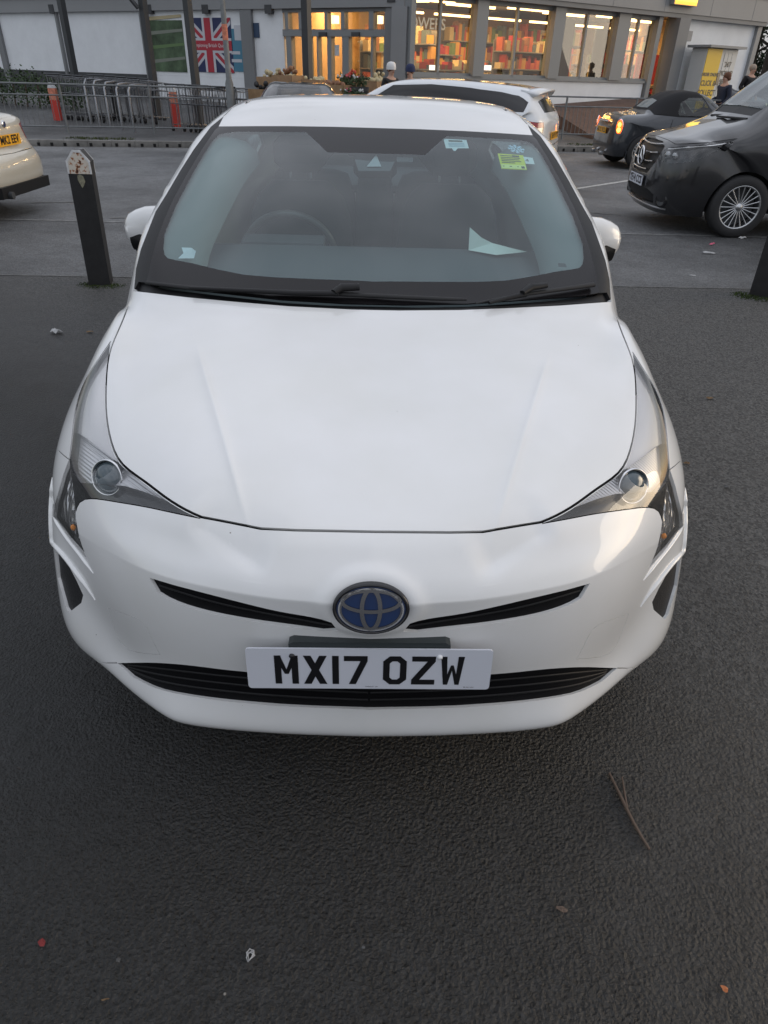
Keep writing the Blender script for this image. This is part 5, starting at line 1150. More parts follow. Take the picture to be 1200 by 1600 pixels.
# hedge and low planting on the left
M['leaf'] = mat('hedge_leaves', (.035,.065,.02), .7, var=.5, vscale=6)
def foliage(mb, c, rx, ry, rz_, n, sz, shell=.75):
    for _ in range(n):
        v = Vector((random.gauss(0,1), random.gauss(0,1), random.gauss(0,1))).normalized(); r = random.uniform(shell,1.0)**.6; r *= 1+.18*sin(7*v.x+3*v.z)+.12*sin(11*v.y)
        p = Vector((c[0]+v.x*rx*r, c[1]+v.y*ry*r, c[2]+v.z*rz_*r)); a = Vector((random.gauss(0,1), random.gauss(0,1), random.gauss(0,1))).normalized(); b = a.orthogonal().normalized(); s_ = sz*random.uniform(.5,1.3)
        mb.add([p-a*s_, p+b*s_*.5, p+a*s_, p-b*s_*.5], [(0,1,2,3)])
for (u0, u1, lab, k) in ((-30,70,'clipped green hedge at the left edge in front of the white wall',1.0),(70,112,'lower dark green hedge piece beside the leftmost canopy post',.75)):
    p, q = fp(u0,22.5), fp(u1,22.0); o = empty('hedge', (p[0], p[1], gz(*p)), atan2(q[1]-p[1], q[0]-p[0]), lab, 'hedge'); L = np.linalg.norm(q-p); mb = MB()
    for i in range(int(L/.35)+1): foliage(mb, (i*.35,0,.42*k), .35,.35,.5*k, 260, .04, .3)
    mb.build('leaves', M['leaf'], o, fixn=False)
    mb = MB(); [mb.tube([(i*.4,0,-.05),(i*.4+.05,.03,.5)], .02, 5) for i in range(int(L/.4)+1)]; mb.build('stems', M['bark'], o)
# trolley parking hoops and trolleys
M['wire'] = mat('trolley_wire', (.30,.31,.33), .35, metal=.8)
for i, u in enumerate((125,139,156,175,194)):
    p = fp(u,20.2-.25*i); o = MB(); pts = [(0,0,0),(0,0,.88),(.03,.08,.98),(.1,.5,1.0),(.17,.92,.98),(.2,1.0,.88),(.2,1.0,0)]; o.tube(pts, .026, 8); h = o.build('hoop', M['wire'], None); h.location = (p[0], p[1], gz(*p)); tag(h, 'bent steel hoop of the trolley park, %s' % ('leftmost','second from the left','middle one','second from the right','rightmost')[i], 'hoop rail', 'steel hoops of the trolley park')
def trolley():
    o = empty('trolley', (0,0,0)); mb = MB(); B = [(-.24,0,.62),(.24,0,.62),(.24,.75,.56),(-.24,.75,.56)]; T_ = [(-.28,-.05,.98),(.28,-.05,.98),(.26,.85,.90),(-.26,.85,.90)]
    for P4 in (B, T_, [tuple((a+b)/2 for a, b in zip(x, y)) for x, y in zip(B, T_)]): mb.tube(P4, .008, 5, closed=True)
    for i in range(4):
        a, b, c, d = [Vector(q) for q in (B[i], B[(i+1)%4], T_[(i+1)%4], T_[i])]
        for k in range(7): t = k/6; mb.tube([a.lerp(b,t), d.lerp(c,t)], .005, 4)
    for k in range(5): t = k/4; mb.tube([Vector(B[0]).lerp(Vector(B[3]),t), Vector(B[1]).lerp(Vector(B[2]),t)], .005, 4)
    mb.build('basket', M['wire'], o); mb = MB(); mb.tube([(-.26,-.05,1.0),(-.26,.0,.15),(-.26,.8,.14)], .012, 6); mb.tube([(.26,-.05,1.0),(.26,.0,.15),(.26,.8,.14)], .012, 6); mb.tube([(-.24,.3,.6),(-.25,.35,.15)], .01, 5); mb.tube([(.24,.3,.6),(.25,.35,.15)], .01, 5); mb.build('frame', M['wire'], o)
    MB().tube([(-.28,-.1,1.02),(.28,-.1,1.02)], .018, 8).build('handle', M['steel'], o)
    for x in (-.25,.25):
        for y in (.02,.78): MB().lathe([(.001,-.012),(.06,-.012),(.06,.012),(.001,.012)], 10, Matrix.Translation((x,y,.06))@Matrix.Rotation(pi/2,4,'Y')).build('castor', M['rub'], o)
    return o
tr0 = trolley(); n_ = 0
for (u, D, k, rz, where) in ((82,20.6,4,1.15,'in the row left of the steel hoops'),(150,20.8,5,1.15,'parked between the steel hoops'),(272,19.6,3,1.3,'beside the right-hand red and white post'),(315,19.4,3,1.2,'under the Union Jack')):
    for i in range(k):
        p = fp(u, D) + np.array([cos(rz-pi/2), sin(rz-pi/2)])*0 + np.array([.30*i, -.05*i]); o = tr0 if n_ == 0 else copy_tree(tr0); n_ += 1; o.location = (p[0], p[1], gz(*p)); o.rotation_euler = (0,0,rz-pi/2)
        tag(o, 'wire trolley %s, %s of its row' % (where, ('first','second','third','fourth','fifth')[i]), 'trolley', 'nested wire shopping trolleys')
# displays outside
M['card'] = mat('cardboard', (.33,.21,.12), .85, var=.25, vscale=5); M['wood'] = mat('crate_wood', (.30,.19,.10), .8, var=.3, vscale=6); M['pot'] = mat('black_pot', (.02,.02,.022), .6)
def crate(u, D, wd, dp, h, lab, m=M['card'], z0=0, fill=None, cat='crate', nm='crate'):
    p = fp(u, D); o = empty(nm, (p[0], p[1], gz(*p)+z0), atan2(d1[1], d1[0])+random.uniform(-.1,.1), lab, cat, None)
    mb = MB(); t = .02
    for c, d in (((0,0,.02),(wd,dp,.04)),((-wd/2,0,h/2),(t,dp,h)),((wd/2,0,h/2),(t,dp,h)),((0,-dp/2,h/2),(wd-t,t,h)),((0,dp/2,h/2),(wd-t,t,h))): mb.box(c, d)
    mb.build('box', m, o)
    if fill:
        mb = MB()
        for _ in range(int(26*wd/.5)): mb.ball((random.uniform(-wd/2+.06,wd/2-.06), random.uniform(-dp/2+.05,dp/2-.05), h*random.uniform(.75,1.12)), random.uniform(.035,.07), 6, 4)
        tag(mb.build('contents', fill, o), kind='stuff')
    return o
crate(410,19.4,.55,.5,1.0,'white display bin with brown print, leftmost of the goods by the entrance',M['wood'],0,M['pot'],'display bin','display_bin')
crate(430,19.6,.7,.6,1.25,'cardboard bin heaped with brown goods right of the white display bin',M['card'],0,GM[3],'display bin','display_bin')
crate(452,19.4,.6,.6,1.3,'taller cardboard bin of logs in front of the left entrance door',M['card'],0,GM[2],'display bin','display_bin')
crate(466,19.8,.6,.6,1.15,'cardboard stack nearest the canopy post, on its left',M['card'],0,GM[5],'display bin','display_bin')
for k in range(4): crate(516,18.9,1.1,.6,.28,'long brown wooden crate before the entrance, %s of its stack' % ('bottom','second lowest','second highest','top')[k],M['wood'],k*.29,GM[2] if k == 3 else None)
for k in range(4): crate(493,19.2,.5,.5,.3,'small cardboard box right of the canopy post, %s of its pile' % ('bottom','second lowest','second highest','top')[k],M['card'],k*.31,GM[5] if k == 3 else None)
for k in range(4): crate(582,19.7,.55,.5,.3,'pale brown box right of the plant pots, %s of its pile' % ('bottom','second lowest','second highest','top')[k],M['card'],k*.31,GM[3] if k == 3 else None)
crate(556,20.0,.5,.5,1.3,'tall cardboard display behind the black plant pots',M['card'],0,GM[0],'display bin','display_bin')
fl = [mat('petals_%s' % n, c, .7) for n, c in (('white',(.7,.7,.7)),('pink',(.5,.1,.15)),('dark',(.03,.05,.03)))]
p = fp(549,18.55); o = tag(empty('plant_stand', (p[0], p[1], gz(*p)), atan2(d1[1], d1[0])), 'stepped black stand carrying the plant pots by the entrance', 'stand'); mb = MB(); mb.box((0,-.15,.60), (.95,.36,.03)); mb.box((0,.22,.86), (.95,.36,.03)); [mb.box((x,y,h/2), (.04,.04,h)) for x in (-.44,.44) for y, h in ((-.3,.59),(.35,.85),(.05,.85))]; mb.build('shelf_frame', M['steel'], o)
for i, (u, D, h) in enumerate(((534,18.7,.55),(541,18.7,.5),(548,18.8,.6),(555,18.7,.5),(562,18.8,.62),(568,18.7,.5),(538,18.4,.3),(546,18.4,.3),(554,18.4,.3),(563,18.4,.3))):
    p = fp(u, D); o = tag(empty('plant_pot', (p[0], p[1], gz(*p)+(.62 if i > 5 else .88))), 'black pot of plants right of the wooden crates, %s row, %s from the left' % ('front' if i > 5 else 'back', ('first','second','third','fourth','fifth','sixth')[i if i < 6 else i-6]), 'plant pot', 'black plant pots by the entrance')
    MB().lathe([(.0001,0),(.10,0),(.14,.24),(.12,.24),(.11,.18),(.0001,.18)], 12).build('pot', M['pot'], o); mb = MB(); foliage(mb, (0,0,.34), .13,.13,.14, 90, .035, .2); tag(mb.build('leaves', M['leaf'], o, fixn=False)); mb = MB()
    for _ in range(9): a = random.uniform(0,6.3); mb.ball((.1*cos(a)*random.random(), .1*sin(a)*random.random(), .4+.06*random.random()), .022, 5, 4)
    mb.build('blooms', fl[i % 3], o)
p = fp(634,19.4); o = tag(empty('planter_rack', (p[0],p[1],gz(*p))), 'cream rack of goods against the corner pier of the shop', 'rack'); mb = MB(); [mb.box((0,0,.1+k*.35), (.6,.4,.03)) for k in range(4)]; [mb.box((x,y,.6), (.03,.03,1.2)) for x in (-.3,.3) for y in (-.2,.2)]; mb.build('frame', M['wood'], o); mb = MB(); [mb.box((random.uniform(-.22,.22),0,.22+k*.35), (.2,.25,.2)) for k in range(3)]; mb.build('parcels', GM[5], o)
crate(438,18.7,.5,.4,1.0,'low cardboard tray of logs in front of the brown heaped bin',M['card'],0,GM[2],'display bin','display_bin')
crate(575,18.9,.9,.5,.85,'wide pale cardboard bin at the left of the two people',M['card'],0,GM[5],'display bin','display_bin')
crate(597,19.9,.5,.5,1.25,'tall pale cardboard stack just left of the white helmet',M['card'],0,GM[3],'display bin','display_bin')
# collection locker
M['lky'] = mat('locker_yellow', (.75,.48,.01), .45); M['lkw'] = mat('locker_white', (.62,.62,.60), .5)
p = E1 + d2*a2(1083) + n2*.6; LZ = gz(*p); o = tag(empty('parcel_locker', (p[0],p[1],LZ), atan2(d2[1], d2[0])), 'yellow and white parcel locker against the white wall at the right', 'locker')
zb, ztp = 0, z2(1085,76)-LZ; lw = (a2(1128)-a2(1070))*.80; 
MB().box((0,.0,ztp/2), (lw,.6,ztp), bev=.02).build('cabinet', M['lkw'], o); MB().box((-lw/2+lw*.24,-.31,ztp/2), (lw*.46,.02,ztp-.04)).build('yellow_panel', M['lky'], o); MB().box((0,-.05,ztp+.04), (lw+.3,.9,.07)).build('canopy', M['fasc'], o)
MB().box((lw*.03,-.315,ztp*.55), (lw*.09,.02,.35)).build('locker_screen', M['gloss'], o)
mb = MB()
for c in range(3):
    for r in range(6): mb.box((lw*(.13+.12*c),-.3105,.3+r*ztp/7), (lw*.11,.008,ztp/7-.03))
mb.build('locker_doors', M['lkw'], o)
TM = Matrix(((1,0,0,-lw/2+lw*.24),(0,0,-1,-.325),(0,1,0,0),(0,0,0,1)))
for i, (tx, s_, zz) in enumerate((('ORDER ONLINE',.13,1.15),('CLICK &',.22,.9),('COLLECT',.24,.62))): text('locker_text', tx, s_, Matrix.Translation((0,0,zz))@TM, M['ink'], o, bold=.006)
for i, (tx, zz) in enumerate((('24/7',1.45),('PICK UP',1.2),('SEND',.95))): text('locker_text', tx, .2, Matrix.Translation((lw*.5,0,zz))@TM, M['ink'], o, bold=.004)
# trees beyond the right end
M['bark2'] = mat('tree_bark', (.06,.05,.04), .9, bump=.5, bscale=15); M['ever'] = mat('evergreen', (.028,.045,.02), .8, var=.5, vscale=1.2)
def tree(u, D, h, r, label, n=5200, z0=None, leafsz=.17):
    p = fp(u, D); o = tag(empty('tree', (p[0],p[1],.4)), label, 'tree', 'dark trees beyond the shop'); mb = MB(); mb.tube([(0,0,-.5),(.1,.05,h*.35),(.0,.1,h*.7),(.1,0,h*.95)], [.28,.22,.13,.04], 8); cr = MB()
    for i in range(11):
        a = i*2.4; z = h*(.25+.06*i); q = Vector((cos(a)*r*(.85-.05*i), sin(a)*r*(.85-.05*i), z+.8)); mb.tube([(0,.05,z-.6), q*.5+Vector((0,0,z*.48)), q], [.08,.05,.015], 5); foliage(cr, (q.x*.8,q.y*.8,q.z), r*.42,r*.42,r*.36, n//12, leafsz, .35)
    foliage(cr, (0,0,h*.92), r*.45,r*.45,r*.5, n//12, leafsz, .3)
    mb.build('trunk', M['bark2'], o); cr.build('crown', M['ever'], o, fixn=False); return o
tree(1190,46,11,4.2,'dark evergreen tree at the top right corner behind the parked cars'); tree(1230,44,12,4.5,'dense dark tree cut by the right edge of the picture'); tree(1165,52,13,4.0,'tall dark tree just past the end of the shop wall'); tree(1290,50,12,5,'dark tree wholly at the far right behind the others'); tree(-60,48,10,4,'dark tree at the far left beyond the white wall')
vs = [fp(1135,58), fp(1400,46)]; o = tag(empty('hedge', (vs[0][0], vs[0][1], .3), atan2(vs[1][1]-vs[0][1], vs[1][0]-vs[0][0])), 'long dark hedge under the trees at the far right', 'hedge'); mb = MB(); [foliage(mb, (i*1.2,0,1.6), 1.3,1.0,1.8, 900, .12, .3) for i in range(22)]; mb.build('leaves', M['ever'], o, fixn=False); mb = MB(); [mb.tube([(i*1.2,0,-.2),(i*1.2,.1,2.2)], .05, 5) for i in range(22)]; mb.build('stems', M['bark2'], o)
p = fp(1152,44); o = tag(empty('lamp_column', (p[0],p[1],.4)), 'thin grey lamp column before the trees, past the shop corner', 'lamp post'); MB().lathe([(.09,-.2),(.07,1.2),(.05,7.5)], 10).build('shaft', M['galv'], o); MB().box((0,-.3,7.5), (.2,.7,.1)).build('lamp_head', M['galv'], o)
# red ramp in front of the right-hand wall
aa = [(np.array(atZ(u, 200, .15))[:2]-K0[:2])@ke for u in (846, 1012)]
vs = [E1 + d2*a2(850) + n2*.1, E1 + d2*a2(1005) + n2*.1, np.array(kp(aa[1], 1.9)[:2]), np.array(kp(aa[0], 1.9)[:2])]
g0 = [z2(856,164), z2(992,152), gz(*vs[2])+.03, gz(*vs[3])+.03]
o = MB(); o.add([(vs[i][0], vs[i][1], g0[i]) for i in range(4)]+[(vs[i][0], vs[i][1], -.2) for i in range(4)], [(0,1,2,3),(0,1,5,4),(1,2,6,5),(2,3,7,6),(3,0,4,7)]); tag(o.build('paved_ramp', M['redpave']), kind='structure')
# ------------------------------------------------------------------ other vehicles
def wrap(z, y0, hw, sw, yend): return [(0,y0,z),(.45*hw,y0+.04*sw,z),(.75*hw,y0+.2*sw,z),(.92*hw,y0+.55*sw,z),(hw,y0+sw*1.15,z),(hw+.005,yend,z)]
def wrapr(z, y0, hw, sw, yend): return [(x, 2*y0-y if i < 5 else yend, z_) for i, (x, y, z_) in enumerate(wrap(z, y0, hw, sw, 0))]
def stn(y, zt, xt, ze, xb, zb, xm, zm, xs, zs, dy=0): return [(0,y,zt),(xt*.6,y+dy*.2,zt-(zt-ze)*.25),(xt,y+dy*.5,ze),(xb,y+dy,zb),(xm,y+dy,zm),(xs,y+dy,zs)]
def arch(rows, i0, i1, cy, cz, r, a0, a1_):
    for i in range(i0, i1+1):
        a = radians(a0+(a1_-a0)*(i-i0)/(i1-i0)); rw = list(rows[i]); e = (rw[-1][0], cy-r*cos(a), cz+r*sin(a)); rw[-1] = e
        p, q = rw[-3], rw[-2]
        if q[2] < p[2]-.05: rw[-2] = (q[0], (p[1]*.45+e[1]*.55), (p[2]+e[2])/2+.02)
        rows[i] = rw
    return rows
def circ(cy, cz, r, n=28): return [('yz', cy+r*cos(2*pi*k/n), cz+r*sin(2*pi*k/n)) for k in range(n)]
M['tail'] = mat('tail_lamp_red', (.30,.008,.01), .15, coat=1); M['tailon'] = mat('tail_lamp_lit', (1,.12,.02), .3, emit=(1,.13,.02), es=2.2); M['tailhot'] = mat('tail_lamp_core', (1,.5,.1), .3, emit=(1,.42,.06), es=5)
M['darkmet'] = mat('dark_metallic', (.030,.034,.042), .3, metal=.3, coat=1); M['vanblk'] = mat('van_black', (.012,.012,.014), .28, coat=1, coatr=.03); M['champ'] = mat('champagne_paint', (.58,.55,.47), .3, metal=.2, coat=1); M['wht2'] = mat('white_paint', (.72,.74,.76), .3, coat=1)
M['cloth'] = mat('soft_top_cloth', (.010,.010,.012), .9, bump=.2, bscale=200); M['gls2'] = glass('car_glass', (.42,.47,.46), 1.3, 1.5); M['lampg'] = mat('lamp_interior', (.30,.31,.32), .15, metal=.8)
def vehicle(name, loc, rz, label, cat, rows, pm, paint, regions, mats, gaps=(), cabin=None, group=None):
    root = empty(name, loc, rz, label, cat, group); bpy.context.view_layer.update()
    s_ = Surf(rows, NT=420, NS=180, cols=49, root=root, pm=pm); nr = len(rows)-1
    def fx(q): return ('st', q[1]/nr, q[2]) if q[0] == 'row' else q
    reg = [(n, [fx(q) for q in p], 'yz') for n, p in regions]
    gp_ = [([fx(q) for q in p], w_, 'yz') for p, w_ in gaps]
    Pn = s_.cut(reg, gp_, nt=110, ns=50, default='shell')
    for n in Pn:
        if n in ('void',): continue
        if n == 'gap': panel(Pn[n], 'panel_seams', M['dark'], root, 0, off=-.012, flange=0); continue
        m_, nm, split, off, fl = mats.get(n, (paint, 'body_shell', False, 0, .03))
        for sd in ((-1,1) if split else (0,)): panel(Pn[n], nm, m_, root, sd, off=off, flange=fl)
    return root, s_, Pn
def plate(root, c, nrm, txt, m, sx=1):
    n = Vector(nrm).normalized(); x = Vector((0,0,1)).cross(n); Mx = frameM(c, x, (0,0,1)); mb = MB(); mb.box((0,0,0), (.52,.111,.012), M=Mx.to_3x3().to_4x4()); 
    o = link('number_plate', mb.mesh('number_plate'), m, root, None); o.location = Mx.translation
    text('plate_letters', txt, .115, Mx.to_3x3().to_4x4()@Matrix.Translation((0,0,.008)), M['ink'], o, bold=.003); return o

# --- dark convertible
rz = radians(90+4)
R_ = [wrap(.22,.10,.74,.30,.35), wrap(.35,.02,.80,.32,.4), wrap(.52,0,.82,.34,.5), wrap(.68,.03,.82,.36,.6), wrap(.78,.12,.80,.34,.7),
 stn(.55,.88,.55,.84,.80,.74,.84,.55,.82,.20,.15), stn(.95,.93,.58,.90,.80,.80,.84,.55,.82,.20), stn(1.32,.97,.60,.95,.79,.86,.84,.55,.82,.20), stn(1.42,1.02,.60,1.0,.78,.89,.84,.55,.82,.20), stn(1.75,1.26,.52,1.22,.77,.90,.84,.55,.82,.20), stn(1.98,1.37,.48,1.32,.77,.90,.84,.55,.82,.20), stn(2.3,1.40,.48,1.35,.77,.91,.84,.55,.82,.20), stn(2.55,1.36,.50,1.30,.77,.92,.84,.55,.82,.20), stn(2.85,1.22,.55,1.16,.77,.93,.845,.55,.82,.20), stn(3.05,1.03,.60,1.0,.77,.93,.845,.55,.82,.20), stn(3.14,.985,.62,.965,.77,.91,.845,.55,.82,.20), stn(3.42,.965,.60,.95,.76,.87,.845,.55,.82,.20), stn(3.62,.93,.58,.92,.74,.84,.83,.55,.80,.20,-.12),
 wrapr(.84,3.70,.78,.26,3.35), wrapr(.70,3.73,.80,.26,3.4), wrapr(.50,3.76,.81,.26,3.45), wrapr(.35,3.77,.80,.26,3.5), wrapr(.22,3.70,.74,.26,3.5)]
top = [('row',9.9,0),('yz',2.05,1.33),('yz',1.95,1.22),('yz',1.75,.945),('yz',2.5,.945),('yz',3.0,.975),('row',14.2,0)]
MAT = {'top':(M['cloth'],'soft_top',False,.004,.02), 'win':(M['gls2'],'side_window',True,.006,0), 'wsc':(M['gls2'],'windscreen',False,0,0), 'rw':(mat('rear_glass',(.28,.32,.33),.08,coat=1),'rear_window',False,.012,.008), 'lampf':(M['lampg'],'headlight',True,0,.01)}
R_ = arch(R_, 0, 6, .66, .31, .345, -20, 185); R_ = arch(R_, 13, 22, 3.12, .31, .345, 10, 200)
cv, s_, Pn = vehicle('convertible_car', (8.05,15.5,0), rz, 'dark grey two seat convertible with black soft top and lit tail lights', 'car', R_, 1, M['darkmet'],
 [('void', circ(.66,.31,.345)), ('void', circ(3.12,.31,.345)), ('win', [('yz',1.72,.96),('yz',2.03,1.27),('yz',2.3,1.27),('yz',2.47,1.18),('yz',2.53,1.02),('yz',2.5,.965)]), ('rw', [('row',12.9,0),('row',13.9,0),('row',13.8,.22),('row',13.0,.20)]), ('top', top), ('wsc', [('row',8.2,0),('row',9.9,0),('yz',2.03,1.30),('yz',1.55,.97)]), ('lampf', [('xz',-.62,.78),('xz',-.50,.68),('xz',-.60,.58),('xz',-.72,.66)])], MAT,
 [([('yz',1.60,.25),('yz',1.55,.6),('yz',1.62,.9)], .004), ([('yz',2.65,.25),('yz',2.7,.6),('yz',2.62,.9)], .004)])
for x in (-.74,.74): cwheel(x,.66,.31,.2,cv,5); cwheel(x,3.12,.31,.2,cv,5)
for x in (-1,1):
    p = s_.pt([(-.675,.74)], 'xzr', .0)[0]; n = Vector(s_.nt_([(-.675,.74)], 'xzr')[0]); p[0] *= -x; n.x *= -x; B = Vector((0,0,1)).rotation_difference(n).to_matrix().to_4x4(); xx = Vector((0,0,1)).cross(n).normalized(); F4 = frameM(p, xx, (0,0,1))
    mb = MB(); mb.lathe([(.0001,.03),(.07,.028),(.095,.015),(.10,0)], 20, F4@Matrix.Diagonal((.75,1.35,1,1))); tl = mb.build('tail_light', M['tailon'], cv)
    mb = MB(); mb.lathe([(.0001,.035),(.035,.033),(.045,.028)], 14, F4@Matrix.Translation((0,-.045,0))); mb.build('lit_bulb', M['tailhot'], tl); mb = MB(); mb.lathe([(.0001,.035),(.035,.033),(.04,.028)], 14, F4@Matrix.Translation((0,.045,0))); mb.build('lit_bulb', M['tailhot'], tl)
    mb = MB(); mb.lathe([(.105,0),(.112,.012),(.10,.02)], 20, F4@Matrix.Diagonal((.75,1.35,1,1))); mb.build('lamp_ring', M['chrome'], tl)
MB().box((0,3.70,.885), (.34,.03,.035), bev=.01).build('brake_light', M['tailhot'], cv); MB().box((0,3.745,.83), (.60,.03,.04), bev=.01).build('boot_handle', M['chrome'], cv)
plate(cv, (0,3.765,.66), (0,1,0), 'AK12 XLD', M['plate_y'])
MB().tube([(-.25,3.74,.25),(-.25,3.82,.25)], .04, 12).build('exhaust', M['chrome'], cv); MB().tube([(.25,3.74,.25),(.25,3.82,.25)], .04, 12).build('exhaust', M['chrome'], cv)
MB().prism([(.3,.2),(3.6,.2),(3.6,.6),(3.0,.8),(1.3,.8),(.3,.6)], 'X', -.6, .6).build('cabin_floor', M['dark'], cv)
for x in (-.36,.36): MB().box((x,2.45,.85), (.42,.14,.62), bev=.06).build('seat', M['fab'], cv)

# --- black van
rz = radians(-90-1)
def vs_(y, zt, xt, ze, xb, zb, dy=0): return stn(y, zt, xt, ze, xb, zb, .945, .65, .93, .22, dy)
R_ = [wrap(.20,.10,.80,.32,.42), wrap(.32,.02,.86,.34,.45), wrap(.46,0,.90,.36,.5), wrap(.62,.0,.91,.36,.55), wrap(.80,.03,.91,.38,.6), wrap(.93,.09,.88,.36,.7), wrap(1.0,.16,.86,.36,.75),
 vs_(.40,1.06,.62,1.03,.87,.92,.25), vs_(.62,1.12,.64,1.10,.89,1.0,.12), vs_(.84,1.17,.66,1.16,.90,1.04,.04), vs_(.93,1.22,.68,1.20,.90,1.08,.04), vs_(1.2,1.47,.70,1.42,.90,1.12), vs_(1.55,1.76,.68,1.69,.90,1.12), vs_(1.75,1.85,.70,1.78,.90,1.12), vs_(2.1,1.90,.72,1.84,.90,1.12), vs_(3.0,1.91,.74,1.85,.90,1.12), vs_(4.3,1.91,.74,1.85,.90,1.12), vs_(4.8,1.88,.72,1.82,.89,1.12), vs_(4.92,1.80,.70,1.72,.88,1.1,-.05),
 wrapr(1.5,4.98,.86,.12,4.8), wrapr(1.0,5.03,.92,.14,4.8), wrapr(.6,5.05,.93,.14,4.8), wrapr(.25,5.0,.90,.14,4.8)]
R_ = arch(R_, 0, 11, .96, .33, .375, -20, 180); R_ = arch(R_, 16, 22, 4.0, .33, .375, 30, 200)
MAT = {'lampf':(M['lens'],'headlight',True,0,0), 'grille':(M['black'],'front_grille',False,-.02,0), 'lower':(M['black'],'lower_grille',False,-.03,0), 'win':(M['gls2'],'side_window',True,-.004,0), 'wsc':(M['wind'],'windscreen',False,-.002,0), 'cowl':(M['black'],'cowl',False,-.01,0)}
vn, s_, Pn = vehicle('van', (3.08,8.5,0), rz, 'black van with chrome barred grille parked side-on at the right', 'van', R_, -1, M['vanblk'],
 [('void', circ(.96,.33,.375)), ('void', circ(4.0,.33,.375)),
  ('grille', [('xz',0,.95),('xz',-.30,.945),('xz',-.46,.90),('xz',-.44,.74),('xz',-.30,.60),('xz',0,.585)]),
  ('lampf', [('xz',-.50,.88),('xz',-.78,.93),('yz',.40,.955),('yz',.72,1.0),('yz',.66,.93),('yz',.45,.85),('yz',.33,.79),('xz',-.72,.75),('xz',-.55,.76)]),
  ('lower', [('xz',0,.44),('xz',-.42,.44),('xz',-.58,.40),('xz',-.55,.30),('xz',0,.27)]),
  ('wsc', [('row',10.4,0),('row',13.2,0),('row',13.2,.31),('row',12.4,.325),('row',11.4,.335),('row',10.4,.34)]), ('cowl', [('row',9.95,0),('row',10.4,0),('row',10.4,.34),('row',9.95,.33)]),
  ('win', [('yz',1.15,1.18),('yz',1.68,1.66),('yz',2.1,1.72),('yz',2.1,1.15)]), ('win', [('yz',2.2,1.15),('yz',2.2,1.72),('yz',3.4,1.72),('yz',3.4,1.15)])], MAT,
 [([('xz',0,.975),('xz',-.40,.965),('xz',-.62,.94),('yz',.40,.975),('yz',.75,1.03)], .003), ([('yz',1.35,.25),('yz',1.3,.6),('yz',1.12,1.0)], .003), ([('yz',2.15,.25),('yz',2.15,1.15)], .003)])
for x in (-.83,.83): cwheel(x,.96,.335,.215,vn,20,'i'); cwheel(x,4.0,.335,.215,vn,20,'i')
for sd in (-1,1):
    h = [o_ for o_ in kids(vn) if o_.name.startswith('headlight')][0 if sd < 0 else 1]
    panel(Pn['lampf'], 'lamp_housing', M['gloss'], h, sd, off=-.045, flange=-.04)
    for dx, r in ((-.60,.045),(-.71,.04)):
        p = s_.pt([(dx,.835)], 'xz', -.03)[0]; p[0] *= -sd; MB().ball(p, r, 14, 10).build('lamp_bulb', M['lampg'], h)
    mb = MB(); mb.tube([s_.pt([q_], q_m, -.006)[0]*np.array([-sd,1,1]) for q_, q_m in (((-.56,.885),'xz'),((-.78,.925),'xz'),((.50,.955),'yz'),((.68,.985),'yz'))], .008, 6); mb.build('light_strip', M['chrome'], h)
    p = s_.pt([(-.70,.36)], 'xz', .0)[0]; p[0] *= -sd; mb = MB(); mb.lathe([(.0001,-.01),(.05,-.008),(.065,.005),(.085,.0),(.088,-.02)], 16, Matrix.Translation(Vector(p))@Matrix.Rotation(pi/2, 4, 'X')@Matrix.Rotation(sd*.5,4,'Y')); mb.build('fog_light', M['gloss'], vn)
for z, w_ in ((.90,.40),(.81,.41),(.72,.38),(.635,.27)):
    mb = MB(); L_ = [s_.pt([(-x, z + (.0 if z > .7 else 0) + .02*(x/.4)**2)], 'xz', .008)[0] for x in np.linspace(0.001,w_,10)]; L_ = [tuple(q*np.array([-1,1,1])) for q in L_[::-1]]+[tuple(q) for q in L_]; mb.tube(L_, .012, 6, flat=.8); mb.build('grille_bar', M['chrome'], vn)
# star badge
mb = MB(); c = Vector((0,-.015,.77)); mb.tube([c+Vector((.10*cos(a),0,.10*sin(a))) for a in np.linspace(0,2*pi,29)[:-1]], .010, 6, closed=True)
for k in range(3): a = pi/2+k*2*pi/3; mb.tube([c, c+Vector((.05*cos(a),-.004,.05*sin(a))), c+Vector((.098*cos(a),0,.098*sin(a)))], [.016,.009,.004], 6)
mb.build('star_badge', M['chrome'], vn); MB().lathe([(.0001,.0),(.105,.0),(.105,.012)], 24, Matrix.Translation((0,.005,.77))@Matrix.Rotation(pi/2,4,'X')).build('badge_back', M['gloss'], vn)
plate(vn, (0,-.02,.51), (0,-1,0), 'YE14 CCS', M['plate']); mb = MB(); L_ = [s_.pt([(-x,.265)], 'xz', .006)[0] for x in np.linspace(.001,.72,14)]; mb.tube([tuple(q*np.array([-1,1,1])) for q in L_[::-1]]+[tuple(q) for q in L_], .012, 6); mb.build('lip_trim', mat('silver_trim', (.35,.35,.36), .35, metal=.6), vn)
for p in ([(.55,.93,1.205),(.15,.86,1.205),(-.2,.87,1.20)], [(-.1,.95,1.215),(-.45,.90,1.20),(-.72,.97,1.165)]): MB().tube(p, [.018,.014,.010], 6).build('wiper', M['rub'], vn)
MB().prism([(1.0,.3),(4.8,.3),(4.8,.7),(1.5,.9),(1.0,1.05)], 'X', -.8, .8).build('cabin_floor', M['dark'], vn); MB().prism([(1.0,1.05),(1.45,1.12),(1.5,1.0),(1.0,.9)], 'X', -.8,.8).build('dashboard', M['grey'], vn)
for x in (-.45,.45): MB().box((x,2.3,1.15), (.5,.16,.75), bev=.06).build('seat', M['fab'], vn)
for sd in (-1,1): MB().box((sd*1.03,1.35,1.18), (.18,.12,.24), bev=.05).build('wing_mirror', M['vanblk'], vn)
